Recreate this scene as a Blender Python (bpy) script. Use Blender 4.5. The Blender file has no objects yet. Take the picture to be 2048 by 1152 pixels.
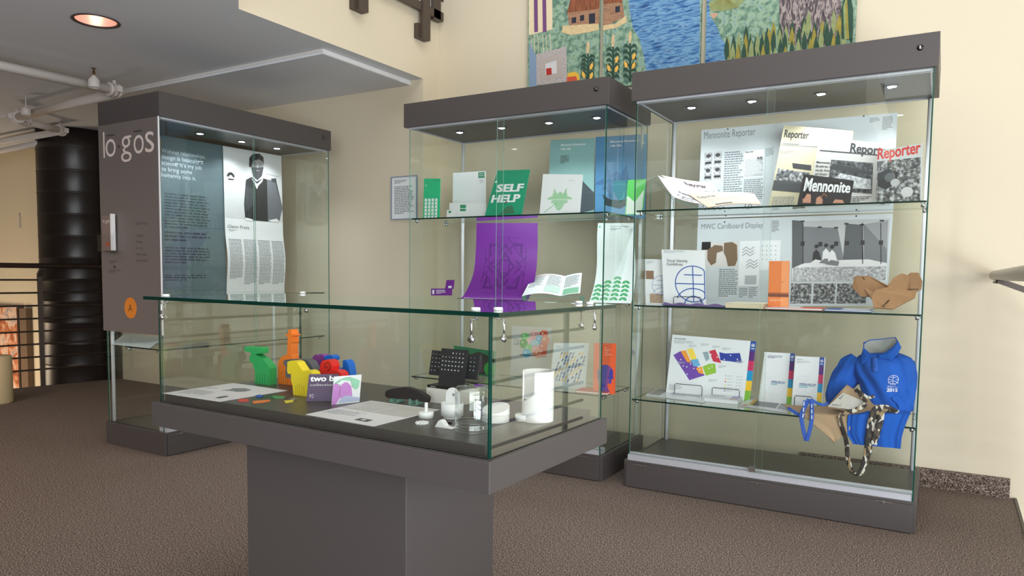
import bpy, math, random
import numpy as np
from mathutils import Vector, Matrix
random.seed(7)
C = bpy.context.scene.collection
SC = bpy.context.scene

# ------------------------------------------------------------------ camera
FPX, CY, YAW, PITCH, ROLL = 1461.1289, 647.4793, 0.5397, -0.0688, 0.0119
CAM = np.array([0, 0, 1.10])
_F = np.array([-math.sin(YAW)*math.cos(PITCH), math.cos(YAW)*math.cos(PITCH), math.sin(PITCH)])
_R = np.array([math.cos(YAW), math.sin(YAW), 0]); _U = np.cross(_R, _F)
_R2 = math.cos(ROLL)*_R+math.sin(ROLL)*_U; _U2 = -math.sin(ROLL)*_R+math.cos(ROLL)*_U
cd = bpy.data.cameras.new('camera'); cam = bpy.data.objects.new('camera', cd); C.objects.link(cam)
cd.sensor_width = 36; cd.lens = FPX/2048*36; cd.shift_y = (CY-576)/2048; cd.clip_start = .05; cd.clip_end = 100
cam.matrix_world = Matrix(((_R2[0], _U2[0], -_F[0], 0), (_R2[1], _U2[1], -_F[1], 0), (_R2[2], _U2[2], -_F[2], 1.10), (0, 0, 0, 1)))
SC.camera = cam

# ------------------------------------------------------------------ world, light, exposure
w = bpy.data.worlds.new('world'); SC.world = w; w.use_nodes = True
w.node_tree.nodes['Background'].inputs[0].default_value = (.93, .96, 1, 1)
w.node_tree.nodes['Background'].inputs[1].default_value = .8
SC.view_settings.view_transform = 'Standard'; SC.view_settings.look = 'None'
SC.view_settings.gamma = 1; SC.view_settings.use_curve_mapping = False
SC.view_settings.exposure = 0.03
SC.cycles.max_bounces = 10; SC.cycles.transparent_max_bounces = 32; SC.cycles.glossy_bounces = 5
SC.cycles.diffuse_bounces = 4; SC.cycles.caustics_reflective = False; SC.cycles.caustics_refractive = False
SC.cycles.sample_clamp_indirect = 4

def area(name, loc, target, sx, sy, energy, col=(1, 1, 1)):
    l = bpy.data.lights.new(name, 'AREA'); l.shape = 'RECTANGLE'; l.size = sx; l.size_y = sy
    l.energy = energy; l.color = col
    o = bpy.data.objects.new(name, l); C.objects.link(o); o.location = loc
    o.rotation_euler = (Vector(target)-Vector(loc)).to_track_quat('-Z', 'Y').to_euler()
    return o
area('daylight_right_window', (2.62, -1.45, 1.7), (-3, .6, 1.5), 4.0, 2.6, 200, (.98, .99, 1))
area('daylight_side_window', (2.62, 2.0, 1.7), (-3, 2.1, 1.5), 2.4, 2.6, 7, (1, .98, .95))
area('low_sun_window', (2.62, 2.3, 1.45), (0, 4.3, 1.0), .35, .5, 16, (1, .95, .86))
area('rear_high_fill', (-.4, -4.3, 4.3), (-.9, 4, .6), 5.4, 1.5, 40, (.95, .98, 1))  # added fill behind the camera, high enough to stay out of reflections
area('rear_front_fill', (1.35, -4.35, 1.6), (-1.2, 4, 1.0), 2.4, 3.0, 150, (.93, .97, 1))  # added frontal fill at the unseen rear wall, brightens the case interiors
area('low_fill', (2.64, -.6, -.25), (-4, 2.0, 2.4), 3.4, 1.1, 170, (.84, .92, 1))  # added cool fill from low down, brightens the left ceiling
area('overhead_fill', (-.6, 2.0, 5.3), (-.9, 2.2, 0), 3.0, 3.5, 60, (1, .97, .93))  # added overhead fill; the atrium ceiling above has no opening
area('lower_level_lamp', (-9.6, 2.6, -.6), (-9.6, 4.4, .2), 1.2, 1.2, 45, (1, .78, .55))

for x, y, e in ((-4.9, .3, 170), (-2.6, -2.2, 14), (-6.1, 1.0, 34), (-6.4, -1.6, 28)):   # unseen warm downlights, added to light the left side
    l = bpy.data.lights.new('added_downlight', 'SPOT'); l.spot_size = 2.7; l.spot_blend = .6; l.shadow_soft_size = .03; l.energy = e; l.color = (1, .80, .64)
    o = bpy.data.objects.new('added_downlight', l); C.objects.link(o); o.location = (x, y, 2.47)

# ------------------------------------------------------------------ colour and materials
def lin(c):
    return tuple((x/255/12.92 if x/255 <= .04045 else ((x/255+.055)/1.055)**2.4) for x in c)
_M = {}
def mat(col, rough=.55, metal=0, spec=.5, emit=0, bump=0, bscale=200, var=0, vscale=8, name=None):
    key = (tuple(col), rough, metal, spec, emit, bump, bscale, var, vscale)
    if key in _M: return _M[key]
    m = bpy.data.materials.new(name or 'finish'); m.use_nodes = True; nt = m.node_tree; b = nt.nodes['Principled BSDF']
    c = (*lin(col), 1)
    b.inputs['Base Color'].default_value = c; b.inputs['Roughness'].default_value = rough
    b.inputs['Metallic'].default_value = metal; b.inputs['Specular IOR Level'].default_value = spec
    if emit: b.inputs['Emission Color'].default_value = c; b.inputs['Emission Strength'].default_value = emit
    if bump or var:
        tc = nt.nodes.new('ShaderNodeTexCoord')
        n = nt.nodes.new('ShaderNodeTexNoise'); nt.links.new(tc.outputs['Object'], n.inputs['Vector'])
        n.inputs['Scale'].default_value = bscale if bump else vscale; n.inputs['Detail'].default_value = 4
        if bump:
            bp = nt.nodes.new('ShaderNodeBump'); bp.inputs['Strength'].default_value = bump; bp.inputs['Distance'].default_value = .002
            nt.links.new(n.outputs['Fac'], bp.inputs['Height']); nt.links.new(bp.outputs[0], b.inputs['Normal'])
        if var:
            n2 = nt.nodes.new('ShaderNodeTexNoise'); n2.inputs['Scale'].default_value = vscale; n2.inputs['Detail'].default_value = 4
            nt.links.new(tc.outputs['Object'], n2.inputs['Vector'])
            mx = nt.nodes.new('ShaderNodeMix'); mx.data_type = 'RGBA'
            mx.inputs[6].default_value = tuple(v*(1-var) for v in c[:3])+(1,); mx.inputs[7].default_value = tuple(min(1, v*(1+var)) for v in c[:3])+(1,)
            nt.links.new(n2.outputs['Fac'], mx.inputs[0]); nt.links.new(mx.outputs[2], b.inputs['Base Color'])
    _M[key] = m; return m

def ramp_mat(name, stops, scale=(60, 60, 60), kind='noise', rough=.8, bump=.0, detail=6, distort=0, constant=False):
    """stops = [(pos, sRGB), ...] driven by a noise or voronoi texture in object space"""
    if name in _M: return _M[name]
    m = bpy.data.materials.new(name); m.use_nodes = True; nt = m.node_tree; b = nt.nodes['Principled BSDF']
    b.inputs['Roughness'].default_value = rough
    tc = nt.nodes.new('ShaderNodeTexCoord'); mp = nt.nodes.new('ShaderNodeMapping'); mp.inputs['Scale'].default_value = scale
    nt.links.new(tc.outputs['Object'], mp.inputs[0])
    if kind == 'noise':
        n = nt.nodes.new('ShaderNodeTexNoise'); n.inputs['Scale'].default_value = 1; n.inputs['Detail'].default_value = detail; n.inputs['Distortion'].default_value = distort
        out = n.outputs['Fac']
    elif kind == 'voronoi':
        n = nt.nodes.new('ShaderNodeTexVoronoi'); n.inputs['Scale'].default_value = 1; out = n.outputs['Color']
    nt.links.new(mp.outputs[0], n.inputs['Vector'])
    r = nt.nodes.new('ShaderNodeValToRGB'); e = r.color_ramp.elements
    if constant: r.color_ramp.interpolation = 'CONSTANT'
    while len(e) < len(stops): e.new(.5)
    for i, (p, c) in enumerate(stops): e[i].position = p; e[i].color = (*lin(c), 1)
    nt.links.new(out, r.inputs[0]); nt.links.new(r.outputs[0], b.inputs['Base Color'])
    if bump:
        bp = nt.nodes.new('ShaderNodeBump'); bp.inputs['Strength'].default_value = bump; bp.inputs['Distance'].default_value = .004
        nt.links.new(out, bp.inputs['Height']); nt.links.new(bp.outputs[0], b.inputs['Normal'])
    _M[name] = m; return m

def glass_mat(name, tint=(.962, .992, .968), k=1.35, rough=0.0):
    """thin sheet glass: a Fresnel share mirrors, the rest passes straight through with a green tint"""
    m = bpy.data.materials.new(name); m.use_nodes = True; nt = m.node_tree; nt.nodes.clear()
    o = nt.nodes.new('ShaderNodeOutputMaterial'); mx = nt.nodes.new('ShaderNodeMixShader')
    t = nt.nodes.new('ShaderNodeBsdfTransparent'); t.inputs[0].default_value = (*tint, 1)
    g = nt.nodes.new('ShaderNodeBsdfGlossy'); g.inputs['Roughness'].default_value = rough; g.inputs[0].default_value = (.95, 1, .98, 1)
    fr = nt.nodes.new('ShaderNodeFresnel'); fr.inputs[0].default_value = 1.5
    ge = nt.nodes.new('ShaderNodeNewGeometry')
    tm = nt.nodes.new('ShaderNodeMix'); tm.data_type = 'RGBA'; tm.inputs[6].default_value = (*tint, 1); tm.inputs[7].default_value = (1, 1, 1, 1)
    nt.links.new(ge.outputs['Backfacing'], tm.inputs[0]); nt.links.new(tm.outputs[2], t.inputs[0])
    inv = nt.nodes.new('ShaderNodeMath'); inv.operation = 'SUBTRACT'; inv.inputs[0].default_value = 1
    nt.links.new(ge.outputs['Backfacing'], inv.inputs[1])
    mu = nt.nodes.new('ShaderNodeMath'); mu.operation = 'MULTIPLY'; nt.links.new(fr.outputs[0], mu.inputs[0]); nt.links.new(inv.outputs[0], mu.inputs[1])
    m2 = nt.nodes.new('ShaderNodeMath'); m2.operation = 'MULTIPLY'; m2.use_clamp = True; nt.links.new(mu.outputs[0], m2.inputs[0]); m2.inputs[1].default_value = k
    nt.links.new(m2.outputs[0], mx.inputs[0]); nt.links.new(t.outputs[0], mx.inputs[1]); nt.links.new(g.outputs[0], mx.inputs[2])
    nt.links.new(mx.outputs[0], o.inputs[0]); return m

GLASS = glass_mat('sheet_glass')
GLASS2 = glass_mat('table_glass', (.962, .992, .968), 2.2)
CLEAR = glass_mat('clear_acrylic', (.985, .99, .99), 1.5)
JARG = glass_mat('jar_glass', (.95, .97, .97), 2.2)
EDGE = mat((18, 70, 58), .15, name='glass_edge')
EDGEL = mat((120, 165, 150), .15, name='glass_edge_light')
EDGED = mat((6, 42, 36), .12, name='glass_edge_dark')
LAM = mat((78, 73, 72), .42, spec=.4, bump=.06, bscale=500, name='grey_laminate')
LAMD = mat((68, 64, 62), .36, spec=.5, name='grey_laminate_deck')
CHROME = mat((205, 207, 210), .18, metal=1, name='chrome')
ALU = mat((196, 198, 205), .35, metal=.3, name='aluminium')
WHITE = mat((238, 238, 238), .5, name='white')
BLACK = mat((18, 18, 19), .4, name='black')
CREAM = mat((214, 203, 180), .75, spec=.2, bump=.05, bscale=120, name='cream_paint')
CEIL = mat((226, 229, 234), .85, spec=.1, bump=.05, bscale=90, name='ceiling_paint')
BROWNM = mat((74, 62, 54), .45, spec=.5, name='brown_steel')
PIPE = mat((216, 208, 202), .45, name='pipe_paint')

# ------------------------------------------------------------------ mesh builder
class MB:
    def __init__(s): s.v = []; s.f = []; s.m = []; s.sm = []; s.mats = []
    def mi(s, m):
        if m not in s.mats: s.mats.append(m)
        return s.mats.index(m)
    def face(s, idx, m, sm=False): s.f.append(tuple(idx)); s.m.append(s.mi(m)); s.sm.append(sm)
    def add(s, pts): b = len(s.v); s.v += [tuple(map(float, p)) for p in pts]; return b
    def box(s, x0, y0, z0, x1, y1, z1, m, mats6=None):
        b = s.add([(x0, y0, z0), (x1, y0, z0), (x1, y1, z0), (x0, y1, z0), (x0, y0, z1), (x1, y0, z1), (x1, y1, z1), (x0, y1, z1)])
        q = [(3, 2, 1, 0), (4, 5, 6, 7), (0, 1, 5, 4), (2, 3, 7, 6), (3, 0, 4, 7), (1, 2, 6, 5)]  # -z +z -y +y -x +x
        for i, f in enumerate(q): s.face([b+j for j in f], (mats6 or [m]*6)[i])
        return s
    def prism(s, pts, d, m, mside=None, sm=False):
        """pts: 3-D outline, d: extrusion vector"""
        n = len(pts); d = np.array(d); a = s.add(pts); b = s.add([np.array(p)+d for p in pts])
        s.face([a+i for i in range(n)], m); s.face([b+n-1-i for i in range(n)], m)
        for i in range(n): j = (i+1) % n; s.face([a+j, a+i, b+i, b+j], mside or m, sm)
        return s
    def tube(s, path, r, m, n=12, cap=True, closed=False):
        P = [np.array(p, float) for p in path]; rs = r if isinstance(r, (list, tuple)) else [r]*len(P)
        rings = []; up = None
        for i, p in enumerate(P):
            if closed: t = P[(i+1) % len(P)]-P[i-1]
            else: t = P[min(i+1, len(P)-1)]-P[max(i-1, 0)]
            t = t/(np.linalg.norm(t)+1e-12)
            if up is None: up = np.array([0, 0, 1.]) if abs(t[2]) < .9 else np.array([1., 0, 0])
            a = np.cross(t, up); a /= np.linalg.norm(a)+1e-12; up = np.cross(a, t)
            rings.append(s.add([p+rs[i]*(math.cos(2*math.pi*k/n)*a+math.sin(2*math.pi*k/n)*up) for k in range(n)]))
        R = list(range(len(rings)-1))+([len(rings)-1] if closed else [])
        for i in R:
            A = rings[i]; B = rings[(i+1) % len(rings)]
            for k in range(n): l = (k+1) % n; s.face([A+k, B+k, B+l, A+l], m, True)
        if cap and not closed:
            s.face([rings[0]+k for k in range(n)], m); s.face([rings[-1]+n-1-k for k in range(n)], m)
        return s
    def lathe(s, prof, m, c=(0, 0, 0), n=32, axis='z', mats=None):
        """prof: [(r, h), ...]"""
        rings = []
        for r, h in prof:
            ring = []
            for k in range(n):
                a = 2*math.pi*k/n; p = (r*math.cos(a), r*math.sin(a), h)
                if axis == 'y': p = (p[0], p[2], p[1])
                if axis == 'x': p = (p[2], p[0], p[1])
                ring.append((c[0]+p[0], c[1]+p[1], c[2]+p[2]))
            rings.append(s.add(ring))
        for i in range(len(rings)-1):
            for k in range(n):
                l = (k+1) % n; s.face([rings[i]+k, rings[i]+l, rings[i+1]+l, rings[i+1]+k], (mats[i] if mats else m), True)
        return s
    def grid(s, fn, nu, nv, m, sm=True, flip=False):
        b = s.add([fn(i/nu, j/nv) for j in range(nv+1) for i in range(nu+1)])
        for j in range(nv):
            for i in range(nu):
                a = b+j*(nu+1)+i; q = [a, a+1, a+nu+2, a+nu+1]
                s.face(q[::-1] if flip else q, m(i, j) if callable(m) else m, sm)
        return s
    def build(s, name, parent=None, mw=None, bevel=0, loc=None, fix=False):
        me = bpy.data.meshes.new(name); me.from_pydata(s.v, [], s.f)
        for m in s.mats: me.materials.append(m)
        me.polygons.foreach_set('material_index', s.m); me.polygons.foreach_set('use_smooth', s.sm); me.update()
        if fix:
            import bmesh
            bm = bmesh.new(); bm.from_mesh(me); bmesh.ops.remove_doubles(bm, verts=bm.verts, dist=1e-6)
            bmesh.ops.recalc_face_normals(bm, faces=bm.faces); bm.to_mesh(me); bm.free()
        o = bpy.data.objects.new(name, me); C.objects.link(o)
        if parent: o.parent = parent
        if mw is not None: o.matrix_world = mw
        if loc is not None: o.location = loc
        if bevel:
            bv = o.modifiers.new('bevel', 'BEVEL'); bv.width = bevel; bv.segments = 2; bv.limit_method = 'ANGLE'; bv.angle_limit = .7
        return o

def tag(o, label=None, cat=None, group=None, kind=None):
    if label: o['label'] = label
    if cat: o['category'] = cat
    if group: o['group'] = group
    if kind: o['kind'] = kind
    return o
def empty(name, mw, label, cat, group=None):
    o = bpy.data.objects.new(name, None); C.objects.link(o); o.empty_display_size = .1
    o.matrix_world = mw; tag(o, label, cat, group); return o
def struct(o): o['kind'] = 'structure'; return o
def copy_tree(o, parent=None):
    c = o.copy(); C.objects.link(c); c.parent = parent
    for ch in o.children: copy_tree(ch, c)
    return c

# ------------------------------------------------------------------ local frames of the furniture (origin front-left corner on the floor)
def frame(a, piv, off):
    c, s = math.cos(a), math.sin(a); M = np.array([[c, -s, 0], [s, c, 0], [0, 0, 1]])
    return M, np.array([piv[0], piv[1], 0])+M@np.array(off)
FR = {'c3': frame(.0088, (-.0869, 3.5268), (-1.334, 0, 0)), 'c2': frame(.0059, (-1.5402, 3.5157), (-1.3415, 0, 0)),
      'c1': frame(-.0073, (-3.9081, 2.5898), (-.623, 0, 0)), 'tb': frame(-.0247, (-.8391, 1.3133), (-1.262, 0, 0)),
      'w': (np.eye(3), np.zeros(3))}
def MW(fr):
    M, o = FR[fr]; return Matrix([[*M[i], o[i]] for i in range(3)]+[[0, 0, 0, 1]])
def ray(px, py): return _F+_R2*(px-1024)/FPX-_U2*(py-CY)/FPX
def at(fr, px, py, **k):
    """local point of frame fr where the sight line of a picture point meets the plane x, y or z = value"""
    M, o = FR[fr]; d = M.T@ray(px, py); c = M.T@(CAM-o); (ax, v), = k.items(); i = 'xyz'.index(ax)
    return c+d*((v-c[i])/d[i])
def W(fr, p): M, o = FR[fr]; return o+M@np.array(p, float)

# ------------------------------------------------------------------ printed matter
_T = {}
def text_geo(s, bold=0, res=3):
    key = (s, bold)
    if key in _T: return _T[key]
    cu = bpy.data.curves.new('t', 'FONT'); cu.body = s; cu.size = 1; cu.resolution_u = res; cu.offset = bold
    o = bpy.data.objects.new('t', cu); me = o.to_mesh()
    v = [(q.co.x, q.co.y) for q in me.vertices]; f = [tuple(p.vertices) for p in me.polygons]
    o.to_mesh_clear(); bpy.data.objects.remove(o); bpy.data.curves.remove(cu)
    _T[key] = (v, f); return _T[key]

def homog(px):
    """picture quad BL,BR,TR,TL -> unit square"""
    A = []; dst = [(0, 0), (1, 0), (1, 1), (0, 1)]
    B = []
    for (x, y), (u, v) in zip(px, dst):
        A.append([x, y, 1, 0, 0, 0, -u*x, -u*y]); B.append(u); A.append([0, 0, 0, x, y, 1, -v*x, -v*y]); B.append(v)
    h = np.append(np.linalg.solve(np.array(A, float), np.array(B, float)), 1).reshape(3, 3)
    def f(x, y): q = h@np.array([x, y, 1]); return q[0]/q[2], q[1]/q[2]
    return f

class Sheet:
    """a printed sheet: a thin slab with its printing laid on the front face, one mesh"""
    def __init__(s, fmap, t=.0015, nu=1, nv=1, paper=WHITE, px=None, asp=None, step=.0003):
        s.mb = MB(); s.fm = fmap; s.nu = nu; s.nv = nv; s.lv = []; s.step = step
        s.H = homog(px) if px else None
        e = .001
        p = lambda u, v: np.array(fmap(u, v))
        wd = sum(np.linalg.norm(p((i+1)/8, .5)-p(i/8, .5)) for i in range(8)); ht = sum(np.linalg.norm(p(.5, (i+1)/8)-p(.5, i/8)) for i in range(8))
        s.asp = asp or wd/ht; s.w = wd; s.h = ht
        s.mb.grid(lambda u, v: s.P(u, v, 0), nu, nv, paper, nu > 1 or nv > 1)
        s.mb.grid(lambda u, v: s.P(u, v, -t), nu, nv, paper, nu > 1 or nv > 1, flip=True)
        for a, b, n in (((0, 0), (1, 0), nu), ((1, 0), (1, 1), nv), ((1, 1), (0, 1), nu), ((0, 1), (0, 0), nv)):
            s.mb.grid(lambda q, r: s.P(a[0]+(b[0]-a[0])*q, a[1]+(b[1]-a[1])*q, -t*(1-r)), n, 1, paper, False)
    def P(s, u, v, h):
        e = 1e-3; p = np.array(s.fm(u, v)); du = np.array(s.fm(u+e, v))-np.array(s.fm(u-e, v)); dv = np.array(s.fm(u, v+e))-np.array(s.fm(u, v-e))
        n = np.cross(du, dv); n = n/(np.linalg.norm(n)+1e-12); return p+n*h
    def lift(s, pts):
        us = [p[0] for p in pts]; vs = [p[1] for p in pts]; b = (min(us), min(vs), max(us), max(vs)); lv = 1
        for c, l in s.lv:
            if c[0] < b[2] and b[0] < c[2] and c[1] < b[3] and b[1] < c[3]: lv = max(lv, l+1)
        s.lv.append((b, lv)); return s.step*lv
    def uv(s, x, y): return s.H(x, y)
    def rect(s, u0, v0, u1, v1, m, lift=None):
        u0, u1 = sorted((u0, u1)); v0, v1 = sorted((v0, v1)); h = lift or s.lift([(u0, v0), (u1, v1)])
        nu = max(1, math.ceil((u1-u0)*s.nu)); nv = max(1, math.ceil((v1-v0)*s.nv))
        s.mb.grid(lambda a, b: s.P(u0+(u1-u0)*a, v0+(v1-v0)*b, h), nu, nv, m, False); return s
    def prect(s, x0, y0, x1, y1, m):
        c = [s.uv(x, y) for x, y in ((x0, y0), (x1, y0), (x1, y1), (x0, y1))]
        u0 = max(0, (c[0][0]+c[3][0])/2); u1 = min(1, (c[1][0]+c[2][0])/2); v1 = min(1, (c[0][1]+c[1][1])/2); v0 = max(0, (c[2][1]+c[3][1])/2)
        return s.rect(u0, v0, u1, v1, m)
    def poly(s, pts, m, px=False):
        if px: pts = [s.uv(*p) for p in pts]
        h = s.lift(pts)
        a = sum(pts[i][0]*pts[(i+1) % len(pts)][1]-pts[(i+1) % len(pts)][0]*pts[i][1] for i in range(len(pts)))
        if a < 0: pts = pts[::-1]
        b = s.mb.add([s.P(min(1, max(0, u)), min(1, max(0, v)), h) for u, v in pts]); s.mb.face([b+i for i in range(len(pts))], m); return s
    def circ(s, u, v, r, m, n=20, ry=None, a0=0, a1=2*math.pi):
        ry = ry or r*s.asp
        return s.poly([(u+r*math.cos(a0+(a1-a0)*i/n), v+ry*math.sin(a0+(a1-a0)*i/n)) for i in range(n+(a1-a0 < 6))], m)
    def stroke(s, pts, wd, m, px=False):
        """polyline, width as a share of the sheet width"""
        if px: pts = [s.uv(*p) for p in pts]
        h = s.lift(pts); A = s.asp
        for (x0, y0), (x1, y1) in zip(pts[:-1], pts[1:]):
            dx, dy = (x1-x0), (y1-y0)/A; l = math.hypot(dx, dy)+1e-9; nx, ny = -dy/l*wd/2, dx/l*wd/2*A
            q = [(x0-nx, y0-ny), (x1-nx, y1-ny), (x1+nx, y1+ny), (x0+nx, y0+ny)]
            b = s.mb.add([s.P(*p, h) for p in q]); s.mb.face([b, b+1, b+2, b+3], m)
        return s
    def text(s, t, u, v, m, h=None, w=None, bold=0, slant=0, px=False, box=None, rot=0):
        """u,v = lower-left of the baseline; h = cap height share of sheet height; w = fitted width share"""
        V, F = text_geo(t, min(bold, .012))
        if not V: return s
        if box:  # picture box x0,y0(top),x1,y1(bottom)
            x0, y0, x1, y1 = box; a = s.uv(x0, y1); b_ = s.uv(x1, y1); c = s.uv(x0, y0)
            u, v = a; w = b_[0]-a[0]; h = c[1]-a[1]
            ys = [q[1] for q in V]; mn = min(ys); hh = max(ys)-mn
        else: mn = 0; hh = .7
        xs = [q[0] for q in V]; x0 = min(xs); ww = max(xs)-x0
        sy = (h/hh) if h else (w/ww*s.asp); sx = (w/ww) if w else sy/s.asp
        L = s.lift([(u, v), (u+ww*sx, v+(max(q[1] for q in V)-mn)*sy)]); k = max(0, bold-.012)*1.1
        for dx, dy in (((0, 0),) if k <= 0 else ((-k, -k*.5), (k, -k*.5), (-k, k*.5), (k, k*.5), (0, 0))):
            L += .00007
            b = s.mb.add([s.P(u+(x-x0+dx)*sx+slant*(y-mn)*sy/s.asp, v+(y-mn+dy)*sy, L) for x, y in V])
            for f in F: s.mb.face([b+i for i in f], m)
        return s
    def para(s, u0, v0, u1, v1, n, m, fill=.5, ragged=.25, words=True):
        """n lines of small print"""
        L = s.lift([(u0, v0), (u1, v1)]); rnd = random.Random(int(u0*999+v1*777+n)); dv = (v1-v0)/n
        for i in range(n):
            y1 = v1-dv*i; y0 = y1-dv*fill; e = u1-(u1-u0)*ragged*rnd.random()**2
            if i == n-1: e = u0+(u1-u0)*.5
            x = u0
            while x < e-1e-4:
                wl = min(e-x, (u1-u0)*(.06+.12*rnd.random())) if words else e-x
                a = s.mb.add([s.P(x, y0, L), s.P(x+wl, y0, L), s.P(x+wl, y1, L), s.P(x, y1, L)]); s.mb.face([a, a+1, a+2, a+3], m)
                x += wl+(u1-u0)*.025
        return s
    def ppara(s, x0, y0, x1, y1, n, m, **k):
        c = [s.uv(x, y) for x, y in ((x0, y0), (x1, y0), (x1, y1), (x0, y1))]
        return s.para((c[0][0]+c[3][0])/2, (c[2][1]+c[3][1])/2, (c[1][0]+c[2][0])/2, (c[0][1]+c[1][1])/2, n, m, **k)
    def build(s, name, label=None, cat=None, group=None, fr='w', parent=None):
        o = s.mb.build(name, parent)
        if parent is None: o.matrix_world = MW(fr)
        return tag(o, label, cat, group)

def bil(c, bulge=0, curl=0):
    c = [np.array(p, float) for p in c]; n = np.cross(c[1]-c[0], c[3]-c[0]); n /= np.linalg.norm(n)
    def f(u, v): return c[0]*(1-u)*(1-v)+c[1]*u*(1-v)+c[2]*u*v+c[3]*(1-u)*v+n*(bulge*math.sin(math.pi*u)+curl*math.sin(math.pi*v))
    return f
def corners(fr, pts, z=None, zt=None):
    """pts: (px,py,ly) for BL,BR,TR,TL; z: the surface both lower corners stand on"""
    out = []
    for i, (x, y, l) in enumerate(pts):
        p = at(fr, x, y, y=l)
        if i < 2 and z is not None: p[2] = z
        out.append(p)
    return out
def psheet(fr, pts, z=None, t=.002, paper=WHITE, bulge=0, curl=0, n=1, step=.0003):
    c = corners(fr, pts, z)
    if not bulge and not curl:   # keep the sheet flat: the fourth corner lies in the plane of the other three
        M, o = FR[fr]; d = M.T@ray(*pts[2][:2]); e = M.T@(CAM-o); nn = np.cross(c[1]-c[0], c[3]-c[0]); c[2] = e+d*(nn@(c[0]-e))/(nn@d)
    return Sheet(bil(c, bulge, curl), t, n if bulge else 3, n if curl else 3, paper, px=[p[:2] for p in pts], step=step)

INK = mat((40, 42, 46), .6, name='ink'); INKG = mat((118, 124, 130), .6, name='grey_ink'); INKL = mat((176, 182, 186), .6, name='pale_ink')
PAPERG = mat((205, 212, 216), .5, name='grey_board'); PAPERW = mat((232, 235, 238), .45, name='white_paper')
BW = ramp_mat('halftone_photo', [(.3, (28, 28, 30)), (.5, (110, 112, 114)), (.68, (205, 207, 208))], (70, 70, 70), detail=8)
BWD = ramp_mat('dark_halftone_photo', [(.35, (20, 20, 22)), (.55, (80, 82, 84)), (.75, (150, 152, 154))], (60, 60, 60), detail=8)
BWL = ramp_mat('light_halftone_photo', [(.3, (130, 132, 135)), (.55, (190, 192, 195)), (.75, (225, 226, 228))], (80, 80, 80), detail=8)
# ================================================================== THE ROOM
CARPET = ramp_mat('brown_fleck_carpet', [(.32, (34, 26, 22)), (.45, (80, 66, 58)), (.55, (118, 102, 93)), (.68, (186, 172, 160))], (190, 190, 190), detail=3, rough=.95, bump=.5)
YB, YL, ZC, XF = 4.40, 4.22, 2.476, -3.29
fl = [(.32, YB), (.32, -4.5), (-8.6, -4.5), (-7.9, -.4), (-7.26, 3.27), (-7.09, 4.22), (XF, 4.22), (XF, YB)]
b = MB(); b.prism([(x, y, -.0) for x, y in fl], (0, 0, -.02), CARPET); b.prism([(x, y, -.02) for x, y in fl], (0, 0, -.28), CREAM); struct(b.build('floor', fix=True))
b = MB(); b.box(.32, -4.5, -.05, .332, YB-.002, .004, mat((52, 46, 42), .4)); struct(b.build('trim_1'))
b = MB(); b.prism([(-7.262, 3.27, .003), (-7.092, 4.218, .003), (-7.102, 4.218, .003), (-7.272, 3.27, .003)], (0, 0, -.06), BROWNM)
b.prism([(-7.902, -.4, .003), (-7.262, 3.27, .003), (-7.272, 3.27, .003), (-7.912, -.4, .003)], (0, 0, -.06), BROWNM); struct(b.build('trim_2'))
# walls: the left stretch stands a little in front of the right one
b = MB(); b.box(XF, YB, -3, 3.0, YB+.15, 5.6, CREAM); struct(b.build('wall_back_right'))
b = MB(); b.box(-7.05, YL, -.3, XF, YL+.33, ZC+.0199, CREAM); struct(b.build('wall_back_left'))
b = MB(); b.box(-14, 4.47, -3, -7.05, 4.62, 2.6, CREAM); struct(b.build('wall_back_far'))
b = MB(); b.box(-14.15, -4.6, -3, -14, 4.62, 2.6, CREAM); struct(b.build('wall_left'))
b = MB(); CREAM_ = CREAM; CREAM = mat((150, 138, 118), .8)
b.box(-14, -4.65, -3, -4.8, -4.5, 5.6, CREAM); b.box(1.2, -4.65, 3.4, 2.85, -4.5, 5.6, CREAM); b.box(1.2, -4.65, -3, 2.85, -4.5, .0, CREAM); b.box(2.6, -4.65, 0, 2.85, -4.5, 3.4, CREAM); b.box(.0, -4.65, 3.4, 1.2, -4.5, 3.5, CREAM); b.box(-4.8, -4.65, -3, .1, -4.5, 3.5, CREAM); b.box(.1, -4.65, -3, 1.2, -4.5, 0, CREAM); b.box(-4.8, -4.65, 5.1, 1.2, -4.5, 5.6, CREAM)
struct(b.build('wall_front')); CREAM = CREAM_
b = MB()
b.box(2.7, -4.5, -3, 2.85, -3.6, 5.6, CREAM); b.box(2.7, 3.4, -3, 2.85, YB, 5.6, CREAM); b.box(2.7, -3.6, -3, 2.85, 3.4, -.9, CREAM); b.box(2.7, -3.6, 3.0, 2.85, 3.4, 5.6, CREAM)
struct(b.build('wall_right'))
b = MB()
for y in (-3.6, -2.44, -1.28, -.12, 1.04, 2.2, 3.34): b.box(2.72, y, -.9, 2.78, y+.06, 3.0, BROWNM)
for z in (-.9, .34, 2.94): b.box(2.72, -3.54, z, 2.78, 3.34, z+.06, BROWNM)
struct(b.build('window_1'))
b = MB()
for x in (-4.8, -2.82, -.84, 1.14): b.box(x, -4.6, 3.5, x+.06, -4.54, 5.1, BROWNM)
for z in (3.5, 5.04): b.box(-4.74, -4.6, z, 1.14, -4.54, z+.06, BROWNM)
struct(b.build('window_2'))  # unseen frame around the added high rear fill
b = MB()
for x in (.1, 1.3, 2.54): b.box(x, -4.6, 0, x+.06, -4.54, 3.4, BROWNM)
for z in (0, 3.34): b.box(.16, -4.6, z, 2.54, -4.54, z+.06, BROWNM)
struct(b.build('window_3'))  # unseen frame around the added frontal fill
b = MB(); b.box(-14, -4.5, -3.1, 2.85, 4.47, -3, CARPET); struct(b.build('floor_lower_level'))
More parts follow.
